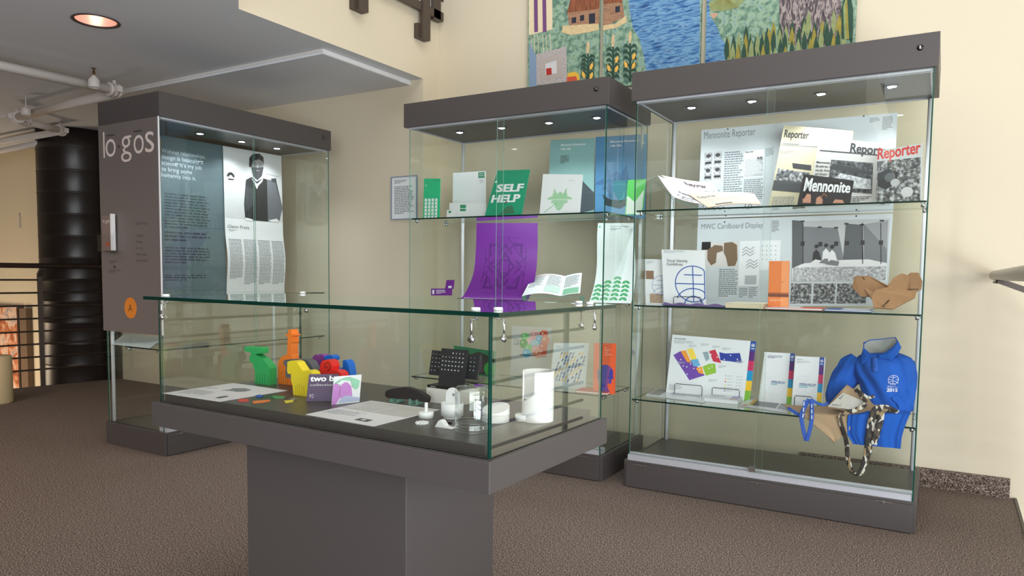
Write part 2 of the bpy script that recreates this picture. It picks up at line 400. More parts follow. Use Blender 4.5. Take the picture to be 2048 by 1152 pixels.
b = MB(); b.box(XF, -4.6, 5.6, 2.85, YB+.15, 5.7, CEIL); struct(b.build('ceiling_atrium'))
# low ceiling over the left half, its slanting edge towards the camera
E1, E2 = (-3.29, 2.646), (-.6, .49)
lowc = [(XF, YL), (-14, YL+.25), (-14, -4.5), (-.6, -4.5), E2, E1]
dl = at('w', 192, 41, z=ZC)
RD = .104
def halves(P):
    # the outline split along a line through the downlight so that each half keeps half of the round opening
    xs, yc = dl[0], dl[1]; (xa, ya), (xb, yb) = P[0], P[1]; yt = ya+(yb-ya)*(xs-xa)/(xb-xa)
    L_ = [(xs, yt), P[1], P[2], (xs, -4.5)]+[(xs-RD*math.sin(a), yc-RD*math.cos(a)) for a in [math.pi*k/24 for k in range(25)]]
    R_ = [P[0], (xs, yt)]+[(xs+RD*math.sin(a), yc+RD*math.cos(a)) for a in [math.pi*k/24 for k in range(25)]]+[(xs, -4.5)]+P[3:]
    return L_, R_
b = MB()
for P in halves(lowc): b.prism([(x, y, ZC) for x, y in P], (0, 0, .02), CEIL, CREAM)
struct(b.build('ceiling', fix=False))
lowf = [(XF, YB), (-14, YB+.07), (-14, -4.5), (-.6, -4.5), E2, E1]
b = MB()
for P in halves(lowf): b.prism([(x, y, ZC+.02) for x, y in P], (0, 0, .5), CREAM)
struct(b.build('wall_fascia', fix=False))
b = MB(); b.box(-14, 3.36, 2.444, -3.405, YL, ZC, CEIL); struct(b.build('ceiling_dropped_panel'))
b = MB(); b.box(-14, 3.355, 2.458, -3.40, 3.36, ZC-.001, mat((222, 218, 214), .6)); b.box(-3.405, 3.36, 2.446, -3.398, 4.09, ZC-.004, mat((226, 224, 222), .6)); struct(b.build('trim_3'))
# carpet skirting turned up the wall
b = MB(); prof = [(0, 0), (0, .088), (.004, .096), (.012, .10), (.022, .10), (.022, 0)]
b.prism([(-.7, YB-.024+y, z) for y, z in prof], (1.0, 0, 0), CARPET)
struct(b.build('baseboard_back', fix=True))

# ---- recessed downlight
c = at('w', 192, 41, z=ZC)
root = empty('recessed_downlight', Matrix.Translation(c), 'round recessed downlight with dark rim and pinkish mirror reflector in the grey ceiling', 'ceiling light')
b = MB(); b.lathe([(.118, -.001), (.122, -.006), (.108, -.006), (.104, .0), (.104, .004)], mat((70, 55, 52), .4), n=40); b.build('trim_ring', root)
b = MB(); b.lathe([(.1035, .0), (.100, .05), (.085, .11), (.055, .15), (0, .16)], mat((232, 190, 176), .3, metal=.35), n=40); b.build('reflector', root)
b = MB(); b.lathe([(.0, .06), (.03, .063), (.042, .085), (.036, .14)], mat((255, 228, 208), .4, emit=4), n=24); b.build('bulb', root)
ld = bpy.data.lights.new('downlight_lamp', 'POINT'); ld.energy = .22; ld.color = (1, .88, .8); ld.shadow_soft_size = .03
lo = bpy.data.objects.new('downlight_lamp', ld); C.objects.link(lo); lo.parent = root; lo.location = (0, 0, .045)

# ---- white painted sprinkler pipes (one pipework run: sections are parts)
ZP = 2.35
def zp(x, y): return at('w', x, y, z=ZP)
root = empty('sprinkler_pipework', Matrix.Identity(4), 'white painted sprinkler pipes zigzagging with grooved clamps under the left ceiling', 'pipe')
A0 = zp(240, 183); A1 = zp(0, 131); Bq = zp(28, 236); Cq = zp(125, 262); D1 = zp(0, 285)
far = A0+(A1-A0)*3.5
for p, q in ((far, A0), (A0, Bq), (Bq, Cq), (Cq, D1+(D1-Cq)*2)):
    b = MB(); b.tube([p, q], .031, PIPE, n=20); b.build('pipe_section', root)
def coupling(c, d):
    d = np.array(d, float); d /= np.linalg.norm(d); c = np.array(c); b = MB()
    for k in (-.03, 0, .03): b.tube([c+d*(k-.012), c+d*(k+.012)], [.043, .048], PIPE, n=16)
    a = np.cross(d, [0, 0, 1]); 
    for s_ in (-1, 1): b.box(*(c+a*s_*.055-[.018, .018, .02]), *(c+a*s_*.055+[.018, .018, .02]), PIPE)
    b.lathe([(.0, .07), (.012, .068), (.014, .03), (.02, .02), (.034, 0)], PIPE, c=tuple(c), n=12)
    b.build('clamp', root)
coupling(A0+[0, -.04, 0], A1-A0); coupling(Bq+[.05, 0, 0], A0-Bq); coupling(Bq+[-.03, .08, 0], Cq-Bq); coupling(Cq+[.0, -.02, 0], Bq-Cq)
b = MB(); E0 = at('w', 0, 302, z=2.30); E_1 = at('w', 80, 286, z=2.30); b.tube([E0+(E0-E_1)*2, E_1], .03, PIPE, n=16); b.build('pipe_section', root)
sp = at('w', 188, 166, z=ZP)
b = MB(); b.lathe([(0, .05), (.014, .05), (.016, .04), (.036, .02), (.038, -.03)], PIPE, c=tuple(sp), n=14); b.build('tee_fitting', root)
b = MB(); BR = mat((120, 96, 52), .35, metal=.8); b.lathe([(0, .05), (.009, .05), (.009, .068), (.004, .07), (.004, .086), (0, .086)], BR, c=tuple(sp), n=12)
b.tube([sp+[-.012, 0, .066], sp+[-.014, 0, .08], sp+[0, 0, .094], sp+[.014, 0, .08], sp+[.012, 0, .066]], .002, BR, n=6)
b.lathe([(0, .094), (.016, .095), (.015, .098), (0, .098)], BR, c=tuple(sp), n=14); b.build('sprinkler_head', root)
b = MB(); h0 = at('w', 52, 222, z=ZP); b.tube([h0, h0+[0, 0, .12]], .004, PIPE, n=8); b.lathe([(0, .0), (.034, -.036), (.036, -.036), (.036, .02), (0, .034)], PIPE, c=tuple(h0), n=16); b.build('hanger', root)

# ---- dark spiral duct column
cc = tuple(at('w', 160, 600, y=4.09)[:2]); DUCT = mat((38, 30, 28), .34, spec=.5, name='dark_duct')
pr = []; z = -2.99
while z < 2.44:
    pr += [(.34, z), (.34, z+.192), (.343, z+.197), (.343, z+.204), (.34, z+.208)]; z += .21
pr = [p for p in pr if p[1] < 2.44]; pr.append((.34, 2.442)); pr.insert(0, (0, -2.995)); pr.append((0, 2.442))
b = MB(); b.lathe(pr, DUCT, n=64)
tag(b.build('round_duct', loc=(*cc, 0)), 'thick black round metal duct rising from below behind the left railing', 'duct')

# ---- railings
def left_rail():
    root = empty('metal_railing', Matrix.Translation((-7.26, 3.27, 0)), 'dark brown railing with eight thin rods in front of the black duct', 'railing')
    d = np.array([.17, .95, 0]); d /= np.linalg.norm(d); n = np.array([d[1], -d[0], 0]); far = -5.0; near = .96
    HR = mat((58, 44, 38), .3, spec=.6)
    b = MB(); b.tube([d*far+n*.06+[0, 0, 1.118], d*near+n*.06+[0, 0, 1.118]], .023, HR, n=16); b.build('handrail', root)
    for k in range(8):
        z = .155+.119*k; b = MB(); b.tube([d*far-n*.03+[0, 0, z], d*near-n*.03+[0, 0, z]], .0085, BROWNM, n=8); b.build('rod', root)
    for s in (.29, -1.25, -2.8, -4.3):
        b = MB(); p = d*s-n*.03; e = d*.019; f = n*.010
        b.prism([p-e-f, p+e-f, p+e+f, p-e+f], (0, 0, 1.04), BROWNM)
        q = [p-n*.012+[0, 0, 1.0], p-n*.012+[0, 0, 1.045], p+n*.07+[0, 0, 1.10], p+n*.09+[0, 0, 1.10], p+n*.09+[0, 0, 1.085]]
        b.prism([x-e for x in q], e*2, BROWNM); b.build('post', root, fix=True)
left_rail()
root = empty('stair_railing', Matrix.Translation((.42, 2.6, 0)), 'steel-topped railing at the right edge whose handrail ends by the cream wall', 'railing')
HR = mat((150, 140, 128), .35, metal=.5)
b = MB(); b.tube([(-.235, 1.75, 1.118), (-.235, -5.6, 1.118)], .024, HR, n=20); b.build('handrail', root)
for k in range(8):
    z = .187+.1142*k*.83+.0*k; z = .187+k*.1142 if k < 7 else 1.0
    b = MB(); b.tube([(0, 1.53, z), (0, -5.6, z)], .0095, BROWNM, n=10); b.build('rod', root)
for y in (1.31, -.3, -1.9, -3.5, -5.1):
    b = MB(); b.box(-.008, y-.022, -.1, .008, y+.022, 1.0, BROWNM)
    b.prism([(.008, y-.02, .98), (.008, y-.02, 1.01), (-.21, y-.02, 1.095), (-.25, y-.02, 1.095), (-.25, y-.02, 1.085)], (0, .04, 0), BROWNM); b.build('post', root, fix=True)
b = MB(); b.prism([(-.245, 1.66, 1.092), (-.225, 1.66, 1.092), (-.225, 1.0, 1.092), (-.245, 1.0, 1.092)], (0, 0, -.012), BROWNM)
b.build('bracket', root, fix=True)
# upper guard on the fascia
root = empty('upper_guard_rail', Matrix.Translation((XF, 3.9, 2.7)), 'dark brown upper floor guard rail fixed to the cream fascia', 'railing')
b = MB(); b.box(.03, -1.6, .215, .05, .492, .275, BROWNM); b.build('bottom_rail', root)
for y in (-1.15, -.37, .27):
    b = MB(); b.box(0, y-.055, .03, .035, y+.055, .13, BROWNM); b.box(.035, y-.03, .03, .06, y+.055, .6, BROWNM); b.build('post', root)
b = MB(); b.box(.02, .38, .20, .05, .46, .6, BROWNM); b.build('end_post', root)
for k in range(3):
    b = MB(); b.tube([(.045, -1.6, .36+.11*k), (.045, .49, .36+.11*k)], .008, BROWNM, n=8); b.build('rod', root)

# ---- things beyond the left railing
ART = ramp_mat('rust_abstract', [(.3, (120, 62, 40)), (.45, (196, 120, 78)), (.55, (226, 196, 176)), (.66, (140, 132, 138)), (.8, (240, 214, 190))], (5, 5, 6), detail=5, distort=1.5, rough=.5)
root = empty('framed_artwork', Matrix.Translation((at('w', 40, 700, y=4.41)[0]-.56, 4.47, -.4)), 'brightly lit rust and grey abstract panel on wall behind left railing', 'artwork')
b = MB(); b.box(-.75, -.06, -.25, .52, 0, 1.03, ART); b.build('panel', root)
b = MB(); b.box(.52, -.065, -.25, .56, -.0, 1.03, mat((60, 44, 36), .5)); b.build('side_frame', root)
bx0, bx1 = at('w', 41, 700, y=4.41)[0]+.02, at('w', 56, 700, y=4.41)[0]; b = MB(); b.box(bx0, 4.40, -1.2, bx1, 4.47, .62, mat((112, 92, 74), .8)); tag(b.build('display_board'), 'narrow dull brown board beside the lit artwork behind left railing', 'board')
b = MB(); p = at('w', 38, 443, y=4.46); b.box(-.02, -.012, -.075, .02, 0.006, .075, mat((215, 205, 190), .5)); tag(b.build('wall_plate', loc=tuple(p)), 'small pale vertical plate high on tan wall above left railing', 'wall plate')
p = at('w', -8, 806, z=0)
b = MB(); b.lathe([(0, .0), (.115, .0), (.12, .01), (.12, .37), (.112, .385), (0, .385)], mat((206, 184, 142), .7), n=32)
tag(b.build('stone_stool', loc=tuple(p)), 'cream rounded block on carpet at the left edge by the railing', 'stool')
# ---- wall placard
root = empty('framed_notice', Matrix.Translation(at('w', 808, 395, y=YL)), 'framed white text notice on the wall beside middle showcase', 'sign')
q = [at('w', x, y, y=YL-.008) for x, y in ((784, 438), (833, 435), (833, 352), (784, 356))]
o_ = np.array(at('w', 808, 395, y=YL)); q = [np.array([p[0], YL-.008, (q[0][2] if i < 2 else q[2][2])])-o_ for i, p in enumerate(q)]; q[2][0] = q[1][0]; q[3][0] = q[0][0]
s = Sheet(bil(q), .006, paper=PAPERW); s.para(.1, .84, .62, .93, 3, INKG); s.para(.1, .1, .88, .78, 17, INKG); s.build('notice', parent=root)
b = MB(); x0, x1, z0, z1 = q[0][0], q[1][0], q[0][2], q[2][2]
for a in ((x0-.006, z0-.006, x1+.006, z0), (x0-.006, z1, x1+.006, z1+.006), (x0-.006, z0, x0, z1), (x1, z0, x1+.006, z1)): b.box(a[0], -.014, a[1], a[2], -.001, a[3], mat((130, 140, 165), .3))
b.build('frame', root)

# ================================================================== SHOWCASES
LEDL = mat((235, 242, 255), .4, emit=14, name='led_lens')
def pane(b, x0, y0, z0, x1, y1, z1, edge=EDGE, GLASS=GLASS):
    d = (x1-x0, y1-y0, z1-z0); t = d.index(min(d)); m6 = [GLASS if t == 2 else edge]*2+[GLASS if t == 1 else edge]*2+[GLASS if t == 0 else edge]*2
    return b.box(x0, y0, z0, x1, y1, z1, GLASS, m6)
def showcase(fr, label, Wd=1.337, D=.622, leds=(.225, .53, .85, 1.15), ledy=.27, shelves=(.455, .945, 1.43), flip=False, posts=True, panel=True):
    """built with its front towards -y; flip: the front faces +x (case turned a quarter)"""
    base = MW(fr)
    if flip: base = base @ Matrix.Translation((D, 0, 0)) @ Matrix.Rotation(math.pi/2, 4, 'Z')
    root = empty('glass_showcase', base, label, 'showcase', 'tall glass display cases')
    b = MB(); b.box(0, .012, 0, Wd, D, .139, LAM); b.build('base', root, bevel=.002)
    b = MB(); b.box(.015, 0, .004, Wd-.015, .0115, .126, LAM); kp = b.build('kick_panel', root, bevel=.0015)
    for x in (.06, Wd*.48, Wd-.16):
        b = MB(); b.box(x, -.003, .122, x+.07, .004, .129, CHROME); b.box(x+.03, -.006, .116, x+.04, .002, .126, CHROME); b.build('catch', kp)
    b = MB(); b.box(.02, .10, .139, Wd-.02, D-.02, .141, LAMD); b.build('deck', root)
    b = MB(); b.box(.018, .016, .139, Wd-.018, .09, .168, ALU); b.box(.018, .05, .168, Wd-.018, .054, .176, ALU); b.build('door_track', root)
    b = MB(); b.box(0, 0, 1.972, Wd, D, 2.112, LAM); hd = b.build('header', root, bevel=.0015)
    b = MB(); b.lathe([(0, -.004), (.012, -.004), (.013, 0), (.0, 0)], BLACK, c=(Wd-.07, 0, 2.055), n=20, axis='y'); b.box(Wd-.072, -.006, 2.049, Wd-.068, -.003, 2.061, CHROME); b.build('key_lock', hd)
    b = MB(); b.box(.02, .022, 1.962, Wd-.02, .03, 1.972, ALU); b.box(.02, .05, 1.962, Wd-.02, .056, 1.972, ALU); b.box(.024, .03, 1.964, .03, D-.02, 1.972, ALU); b.box(Wd-.03, .03, 1.964, Wd-.024, D-.02, 1.972, ALU); b.box(.03, D-.03, 1.964, Wd-.03, D-.024, 1.972, ALU); b.build('header_rail', hd)
    for x in leds:
        b = MB(); b.lathe([(.031, 1.972), (.033, 1.969), (.027, 1.966), (.024, 1.969)], mat((90, 90, 92), .3, metal=.6), c=(x, ledy, 0), n=24); l = b.build('light_ring', hd)
        b = MB()
        for k in range(3):
            a = k*2.09; b.lathe([(0, 1.9655), (.0095, 1.966), (.0105, 1.9685), (.0105, 1.9715)], LEDL, c=(x+.011*math.cos(a), ledy+.011*math.sin(a), 0), n=12)
        b.build('light_lens', l)
        ld = bpy.data.lights.new('case_spot', 'SPOT'); ld.energy = 8.5; ld.spot_size = 2.3; ld.spot_blend = .8; ld.shadow_soft_size = .02; ld.color = (.9, .95, 1)
        lo = bpy.data.objects.new('case_spot', ld); C.objects.link(lo); lo.parent = root; lo.location = (x, ledy, 1.955)
    g = .012; z0, z1 = .139, 1.972
    b = MB(); pane(b, g, g+.03, z0, g+.006, D-g, z1); b.build('side_glass', root)
    b = MB(); pane(b, Wd-g-.006, g, z0, Wd-g, D-g, z1); b.build('side_glass', root)
    b = MB(); pane(b, g+.007, D-g-.006, z0, Wd-g-.007, D-g, z1, EDGEL); b.build('back_glass', root)
    xm = Wd*.5
    b = MB(); pane(b, g+.008, g+.022, .168, xm+.02, g+.027, 1.966, EDGEL); d1 = b.build('sliding_door', root)
    b = MB(); pane(b, xm-.01, g, .168, Wd-g-.008, g+.005, 1.966, EDGEL); b.build('sliding_door', root)
    b = MB(); b.lathe([(0, -.02), (.011, -.02), (.012, -.004), (.009, -.002), (.009, .004)], CHROME, c=(xm-.02, g+.016, .182), n=18, axis='y'); b.box(xm-.035, g-.006, .17, xm-.005, g-.002, .196, CHROME); b.build('door_lock', d1)
    for z in shelves:
        b = MB(); pane(b, .02, .055, z-.008, Wd-.02, .43, z, EDGED); s = b.build('shelf', root)
        for x in (.022, Wd-.022):
            for y in (.09, .40):
                b = MB(); b.lathe([(0, z-.026), (.008, z-.026), (.009, z-.0085), (0, z-.0085)], CHROME, c=(x+(.012 if x < .5 else -.012), y, 0), n=12)
                b.box(x-.008, y-.006, z-.020, x+.008, y+.006, z-.010, CHROME); b.build('shelf_clip', s)
    if posts:
        for x in (.035, Wd-.035):
            b = MB(); b.tube([(x, D-.035, .141), (x, D-.035, 1.965)], .011, mat((232, 234, 238), .3), n=12); b.build('upright', root)
    return root
showcase('c3', 'nearest tall glass showcase on the right with blue shirt, newspapers and cardboard construction inside')
showcase('c2', 'middle tall glass showcase behind the table with green and purple prints inside')
root = showcase('c1', 'left tall glass showcase turned sideways with grey side panel and portrait poster', flip=True, leds=(.13, .45, .77, 1.07), ledy=.262, shelves=(.627, .945))
# its grey title panel on the near side (child of the case)
PANEL = mat((112, 104, 101), .5, name='title_panel')
PL = mat((226, 212, 204), .5); OR = mat((214, 128, 44), .5); DK = mat((66, 60, 58), .6)
pxs = [(209, 660), (313, 671), (319, 233), (197, 252)]
c = [np.array([.006, -.004, .715]), np.array([.61, -.004, .715]), np.array([.61, -.004, 1.970]), np.array([.006, -.004, 1.970])]
pxc = [( 211, 661), (321, 673), (317, 232), (197, 252)]
s = Sheet(bil(c), .004, paper=PANEL, px=pxc)
TH = -.018
def ptxt(t, x0, y0, x1, y1, m, bold=0): s.text(t, 0, 0, m, box=(x0, y0, x1, y1), bold=bold)
for t_, bx in (('l', (208.6, 265, 211.6, 320)), ('o', (213, 281, 233.5, 319)), ('g', (244, 275, 265, 330)), ('o', (269, 273, 289.5, 313)), ('s', (292, 266, 310, 310))): s.text(t_, 0, 0, PL, box=bx, bold=-.006)
for a_ in ((215, 270.5, 230.5, 273.5), (269, 262, 285, 265.5)): s.prect(*a_, DK)
u, v = s.uv(238.6, 296); s.circ(u, v, .016, DK)
yy = [(456, 'Glenn Fretz'), (480, 'Graphic'), (492, 'Design'), (505, 'for the'), (517, 'Mennonite'), (529, 'Community')]
for y, t in yy:
    u, v = s.uv(273, y+2); s.text(t, u, v, DK, h=.0135)
u, v = s.uv(262, 620); s.circ(u, v, .105, OR, n=36); s.text('A', u-.038, v-.018, mat((50, 36, 20), .5), h=.036, bold=-.01)
s.para(.15, .33, .30, .345, 2, DK); s.circ(.23, .315, .02, DK); s.para(.12, .285, .34, .30, 2, DK)
b = MB(); b.box(.612, -.006, .715, .620, 0.0, 1.970, mat((236, 236, 240), .4)); pe = b.build('lit_panel_edge')  # white strip stands in for light catching the panel's edge
o = s.build('title_panel'); bpy.context.view_layer.update()
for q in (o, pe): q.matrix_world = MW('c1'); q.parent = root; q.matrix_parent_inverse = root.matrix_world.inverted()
# acrylic leaflet holder with booklet on that panel
P0 = at('c1', 227, 470, y=-.004)
hr = empty('leaflet_holder', MW('c1') @ Matrix.Translation(P0), 'clear leaflet holder with small white-edged booklet stuck on grey title panel', 'leaflet holder')
b = MB()
b.box(-.095, -.045, -.10, .075, -.043, .0, CLEAR); b.box(-.095, -.045, -.10, .075, 0, -.098, CLEAR); b.box(-.097, -.045, -.10, -.095, 0, .02, CLEAR); b.box(.075, -.045, -.10, .077, 0, .02, CLEAR); b.build('holder', hr)
b = MB(); b.box(-.06, -.034, -.095, .03, -.008, .115, mat((120, 104, 98), .5)); b.box(.03, -.036, -.095, .042, -.012, .125, WHITE); bo = b.build('booklet', hr)
s = Sheet(bil([np.array(p) for p in ((-.06, -.0345, -.095), (.03, -.0345, -.095), (.03, -.0345, .115), (-.06, -.0345, .115))]), .0003, paper=mat((128, 112, 106), .5)); s.text('lo gos', .1, .8, PL, w=.8); s.rect(.35, .12, .9, .24, mat((170, 84, 60), .5)); s.build('booklet_cover', parent=bo)

# ================================================================== DISPLAY TABLE
TB = MW('tb'); root = empty('display_table', TB, 'low grey glass-topped display table on a pedestal in the foreground', 'display table')
TW, TD, DZ = 1.262, .60, .716
b = MB(); b.box(.321, .10, 0, .941, .50, .62, LAM); b.build('pedestal', root, bevel=.002)
b = MB(); b.box(0, 0, .618, TW, TD, .691, LAM); b.build('tray', root, bevel=.002)
b = MB(); b.box(.036, .036, .691, TW-.036, TD-.036, DZ, LAMD); b.build('deck', root, bevel=.001)
zt = 1.006
for a in ((.018, .018, TW-.018, .024), (.018, TD-.024, TW-.018, TD-.018)):
    b = MB(); pane(b, a[0], a[1], .691, a[2], a[3], zt, EDGED); b.build('glass_pane', root)
for a in ((.012, .0245, .018, TD-.0245), (TW-.018, .0245, TW-.012, TD-.0245)):
    b = MB(); pane(b, a[0], a[1], .691, a[2], a[3], zt, EDGE, GLASS2); b.build('glass_pane', root)
b = MB(); pane(b, -.03, -.0, zt+.0005, TW+.02, TD, zt+.0105, mat((8, 46, 38), .1)); b.build('glass_top', root)
def clip(x, y, dx, dy):
    b = MB(); b.lathe([(0, zt+.0185), (.010, zt+.018), (.011, zt+.011), (0, zt+.011)], WHITE, c=(x, y, 0), n=18)
    b.tube([(x+dx*.004, y+dy*.004, zt-.001), (x+dx*.004, y+dy*.004, zt-.008), (x-dx*.016, y-dy*.016, zt-.009), (x-dx*.016, y-dy*.016, zt-.048)], .0028, CHROME, n=8)
    b.lathe([(0, -.004), (.007, -.004), (.008, .003), (0, .004)], CHROME, c=(x-dx*.016, y-dy*.016, zt-.052), n=16, axis='y' if dy else 'x')
    b.build('corner_clip', root)
clip(TW-.060, .028, 0, 1) ; clip(TW-.028, .07, -1, 0); clip(.045, .028, 0, 1); clip(TW-.028, TD-.07, -1, 0); clip(.045, TD-.035, 0, -1); clip(TW-.08, TD-.035, 0, -1)
#PARTS3
# ================================================================== THINGS IN THE NEAREST SHOWCASE (c3)
S1, S2, S3 = 1.4305, .9455, .4555
GD = mat((70, 74, 78), .6)
DOT = mat((30, 30, 32), .4)
# -- two grey display boards hung in front of the back glass
s = psheet('c3', [(1396, 437, .515), (1786, 424, .515), (1795, 225, .515), (1403, 260, .515)], t=.004, paper=PAPERG)
s.text('Mennonite Reporter', 0, 0, INKG, box=(1408, 264, 1511, 283))
for x, y in ((1409, 305), (1428, 303), (1408, 334), (1427, 332)):
    s.prect(x, y, x+16, y+26, BWL); u, v = s.uv(x+8, y+13); s.circ(u, v+.004, .011, mat((205, 205, 205), .6)); s.circ(u, v+.035, .013, mat((60, 60, 62), .6), ry=.022)
    s.rect(u-.018, v-.055, u+.018, v-.03, mat((45, 45, 48), .6)); s.circ(u-.004, v+.008, .002, INK); s.circ(u+.005, v+.008, .002, INK)
s.ppara(1448, 303, 1487, 404, 22, INKG); s.prect(1488, 300, 1528, 354, PAPERW); s.text('Reporter', 0, 0, INK, box=(1491, 302, 1508, 307), bold=.02)
s.prect(1489, 318, 1527, 352, INKL); s.prect(1515, 313, 1526, 324, BW); s.ppara(1489, 319, 1527, 351, 14, PAPERW)
s.ppara(1488, 358, 1528, 404, 12, INKG); s.ppara(1532, 296, 1549, 313, 7, INKG); s.ppara(1740, 235, 1760, 245, 5, INKG, words=True); s.ppara(1765, 233, 1786, 260, 10, INKG)
s.text("Who's", 0, 0, INKG, box=(1405, 410, 1450, 424)); s.text('10', 0, 0, INKG, box=(1490, 408, 1505, 420)); s.prect(1592, 404, 1618, 423, BWD); s.prect(1740, 402, 1778, 412, BWD)
for x, y in ((1456, 258), (1728, 232), (1452, 431), (1718, 422)): u, v = s.uv(x, y); s.circ(u, v, .0045, DOT, n=10)
s.build('display_board', 'grey display board titled Mennonite Reporter with portraits, upper back of nearest showcase', 'display board', fr='c3')
s = psheet('c3', [(1390, 612, .515), (1773, 612, .515), (1786, 427, .515), (1396, 439, .515)], t=.004, paper=PAPERG)
s.text('MWC Cardboard Display', 0, 0, INKG, box=(1403, 448, 1531, 462))
s.prect(1404, 484, 1480, 534, mat((214, 210, 206), .6)); BRN = mat((122, 100, 78), .6); s.prect(1404, 484, 1423, 500, DOT)
for pts in ([(1416, 500), (1432, 490), (1448, 492), (1449, 502), (1436, 506), (1434, 526), (1424, 531), (1416, 520)], [(1451, 486), (1468, 484), (1478, 490), (1479, 520), (1474, 532), (1459, 533), (1455, 515), (1450, 505)]): s.poly([s.uv(x, y) for x, y in pts], BRN)
s.prect(1482, 482, 1524, 572, PAPERW); s.prect(1527, 481, 1566, 540, PAPERW)
for x0, y0 in ((1489, 500), (1497, 525)):
    for k in range(3): s.stroke([s.uv(x0+8*j, y0+6*k-(j % 2)*6) for j in range(4)], .003, INKG)
for k in range(4):
    for j in range(4): u, v = s.uv(1530+9*j, 492+9*k); s.circ(u, v, .004, INKL, n=6)
s.prect(1494, 551, 1518, 569, INKL); s.ppara(1440, 538, 1480, 595, 15, INKG); s.ppara(1482, 576, 1500, 596, 6, INKG); s.ppara(1502, 575, 1520, 597, 6, INKG); s.ppara(1549, 441, 1564, 465, 9, INKG)
# large halftone: three seated people between cardboard screens
s.prect(1590, 440, 1776, 563, mat((186, 188, 190), .6)); G1 = mat((120, 123, 127), .6); G2 = mat((92, 95, 99), .6); G3 = mat((48, 49, 52), .6); GW = mat((226, 227, 228), .6)
s.poly([s.uv(*p) for p in ((1590, 440), (1612, 442), (1613, 533), (1590, 537))], G2); s.poly([s.uv(*p) for p in ((1613, 453), (1680, 456), (1692, 520), (1613, 527))], G1)
s.poly([s.uv(*p) for p in ((1696, 447), (1728, 450), (1730, 519), (1690, 524))], G2); s.poly([s.uv(*p) for p in ((1730, 449), (1776, 441), (1774, 526), (1731, 519))], G1); s.poly([s.uv(*p) for p in ((1732, 449), (1775, 441), (1775, 500))], mat((150, 152, 155), .6))
s.poly([s.uv(*p) for p in ((1613, 527), (1692, 520), (1740, 519), (1774, 527), (1773, 563), (1590, 562), (1590, 537))], GW); s.prect(1592, 534, 1772, 562, BWL)
for x, y in ((1611, 487), (1646, 488), (1677, 487), (1698, 486), (1728, 485), (1763, 485), (1611, 445), (1645, 457), (1677, 458), (1697, 450), (1727, 452), (1765, 444)): s.prect(x-4, y-4, x+4, y+5 if y > 470 else y-1, G3)
for x in (1612, 1728, 1763): s.stroke([s.uv(x, 446), s.uv(x, 528)], .004, G3)
for x, y, m in ((1638, 502, G3), (1657, 500, GW), (1669, 503, GW)):
    u, v = s.uv(x, y); s.poly([s.uv(*p) for p in ((x-8, y+24), (x-6, y+4), (x, y-3), (x+6, y+3), (x+12, y+26))], m); s.circ(u, v+.05, .011, G3)
    s.poly([s.uv(*p) for p in ((x-14, y+26), (x-2, y+17), (x+14, y+20), (x+12, y+29))], GW if m is G3 else G1)
for x0, x1 in ((1587, 1628), (1632, 1675), (1678, 1735)): s.prect(x0, 567, x1, 607, BW)
for x, y in ((1452, 444), (1716, 432)): u, v = s.uv(x, y); s.circ(u, v, .0045, DOT, n=10)
s.build('display_board', 'grey display board titled MWC Cardboard Display with large seated-people photo, below the upper board', 'display board', fr='c3')

# -- upper shelf: papers
YEL = mat((196, 187, 156), .6); NEWS = mat((192, 190, 186), .6); PEACH = mat((224, 196, 170), .6)
s = psheet('c3', [(1536, 411, .33), (1690, 402, .33), (1707, 262, .40), (1568, 250, .40)], z=S1, t=.004, paper=YEL)
s.text('Reporter', 0, 0, INK, box=(1568, 258, 1623, 276), bold=.025); s.ppara(1566, 284, 1640, 288, 1, INKG, words=False); s.prect(1560, 287, 1650, 288, INKG)
s.ppara(1560, 296, 1600, 302, 3, INKG); s.poly([s.uv(*p) for p in ((1558, 328), (1628, 336), (1622, 352), (1620, 372), (1546, 368))], BW); s.poly([s.uv(*p) for p in ((1590, 318), (1630, 322), (1630, 332), (1592, 328))], G3)
s.poly([s.uv(*p) for p in ((1549, 350), (1620, 354), (1618, 374), (1545, 370))], mat((70, 72, 74), .6))
s.ppara(1546, 382, 1600, 410, 9, INKG); s.build('newspaper', 'yellowed Reporter newspaper with crowd photo standing behind the dark Mennonite one', 'newspaper', 'papers on the upper shelf of nearest showcase', 'c3')
s = psheet('c3', [(1615, 407, .24), (1776, 401, .24), (1786, 289, .31), (1639, 273, .31)], z=S1, t=.004, paper=NEWS)
s.text('Reporter', 0, 0, INK, box=(1708, 286, 1783, 308), bold=.03); s.prect(1640, 303, 1780, 305, INK)
for i, t in enumerate(('Mennonite', 'Brethren to', 'study future', 'of their', 'conferences')): u, v = s.uv(1634-i, 321+i*7.3); s.text(t, u, v, INK, h=.032, w=.026*len(t)/1.5+.03, bold=.02)
s.poly([s.uv(*p) for p in ((1669, 315), (1753, 322), (1750, 379), (1661, 372))], BWD); s.poly([s.uv(*p) for p in ((1672, 322), (1752, 338), (1752, 344), (1668, 332))], G3)
s.poly([s.uv(*p) for p in ((1668, 355), (1690, 340), (1715, 345), (1748, 352), (1749, 370), (1690, 368))], BWL)
s.ppara(1706, 384, 1750, 396, 4, INK); s.build('newspaper', 'white newspaper with black headline about Brethren study standing beside red Reporter magazine', 'newspaper', 'papers on the upper shelf of nearest showcase', 'c3')
s = psheet('c3', [(1752, 402, .15), (1844, 400, .15), (1846, 286, .20), (1755, 302, .20)], z=S1, t=.004, paper=mat((200, 202, 204), .5))
s.poly([s.uv(*p) for p in ((1753, 322), (1841, 313), (1840, 399), (1752, 400))], BW)
s.text('Reporter', 0, 0, mat((206, 62, 58), .5), box=(1755, 298, 1840, 325), bold=.025)
for pts in ([(1755, 345), (1775, 335), (1795, 342), (1790, 365), (1770, 375), (1755, 368)], ): s.poly([s.uv(*p) for p in pts], G3)
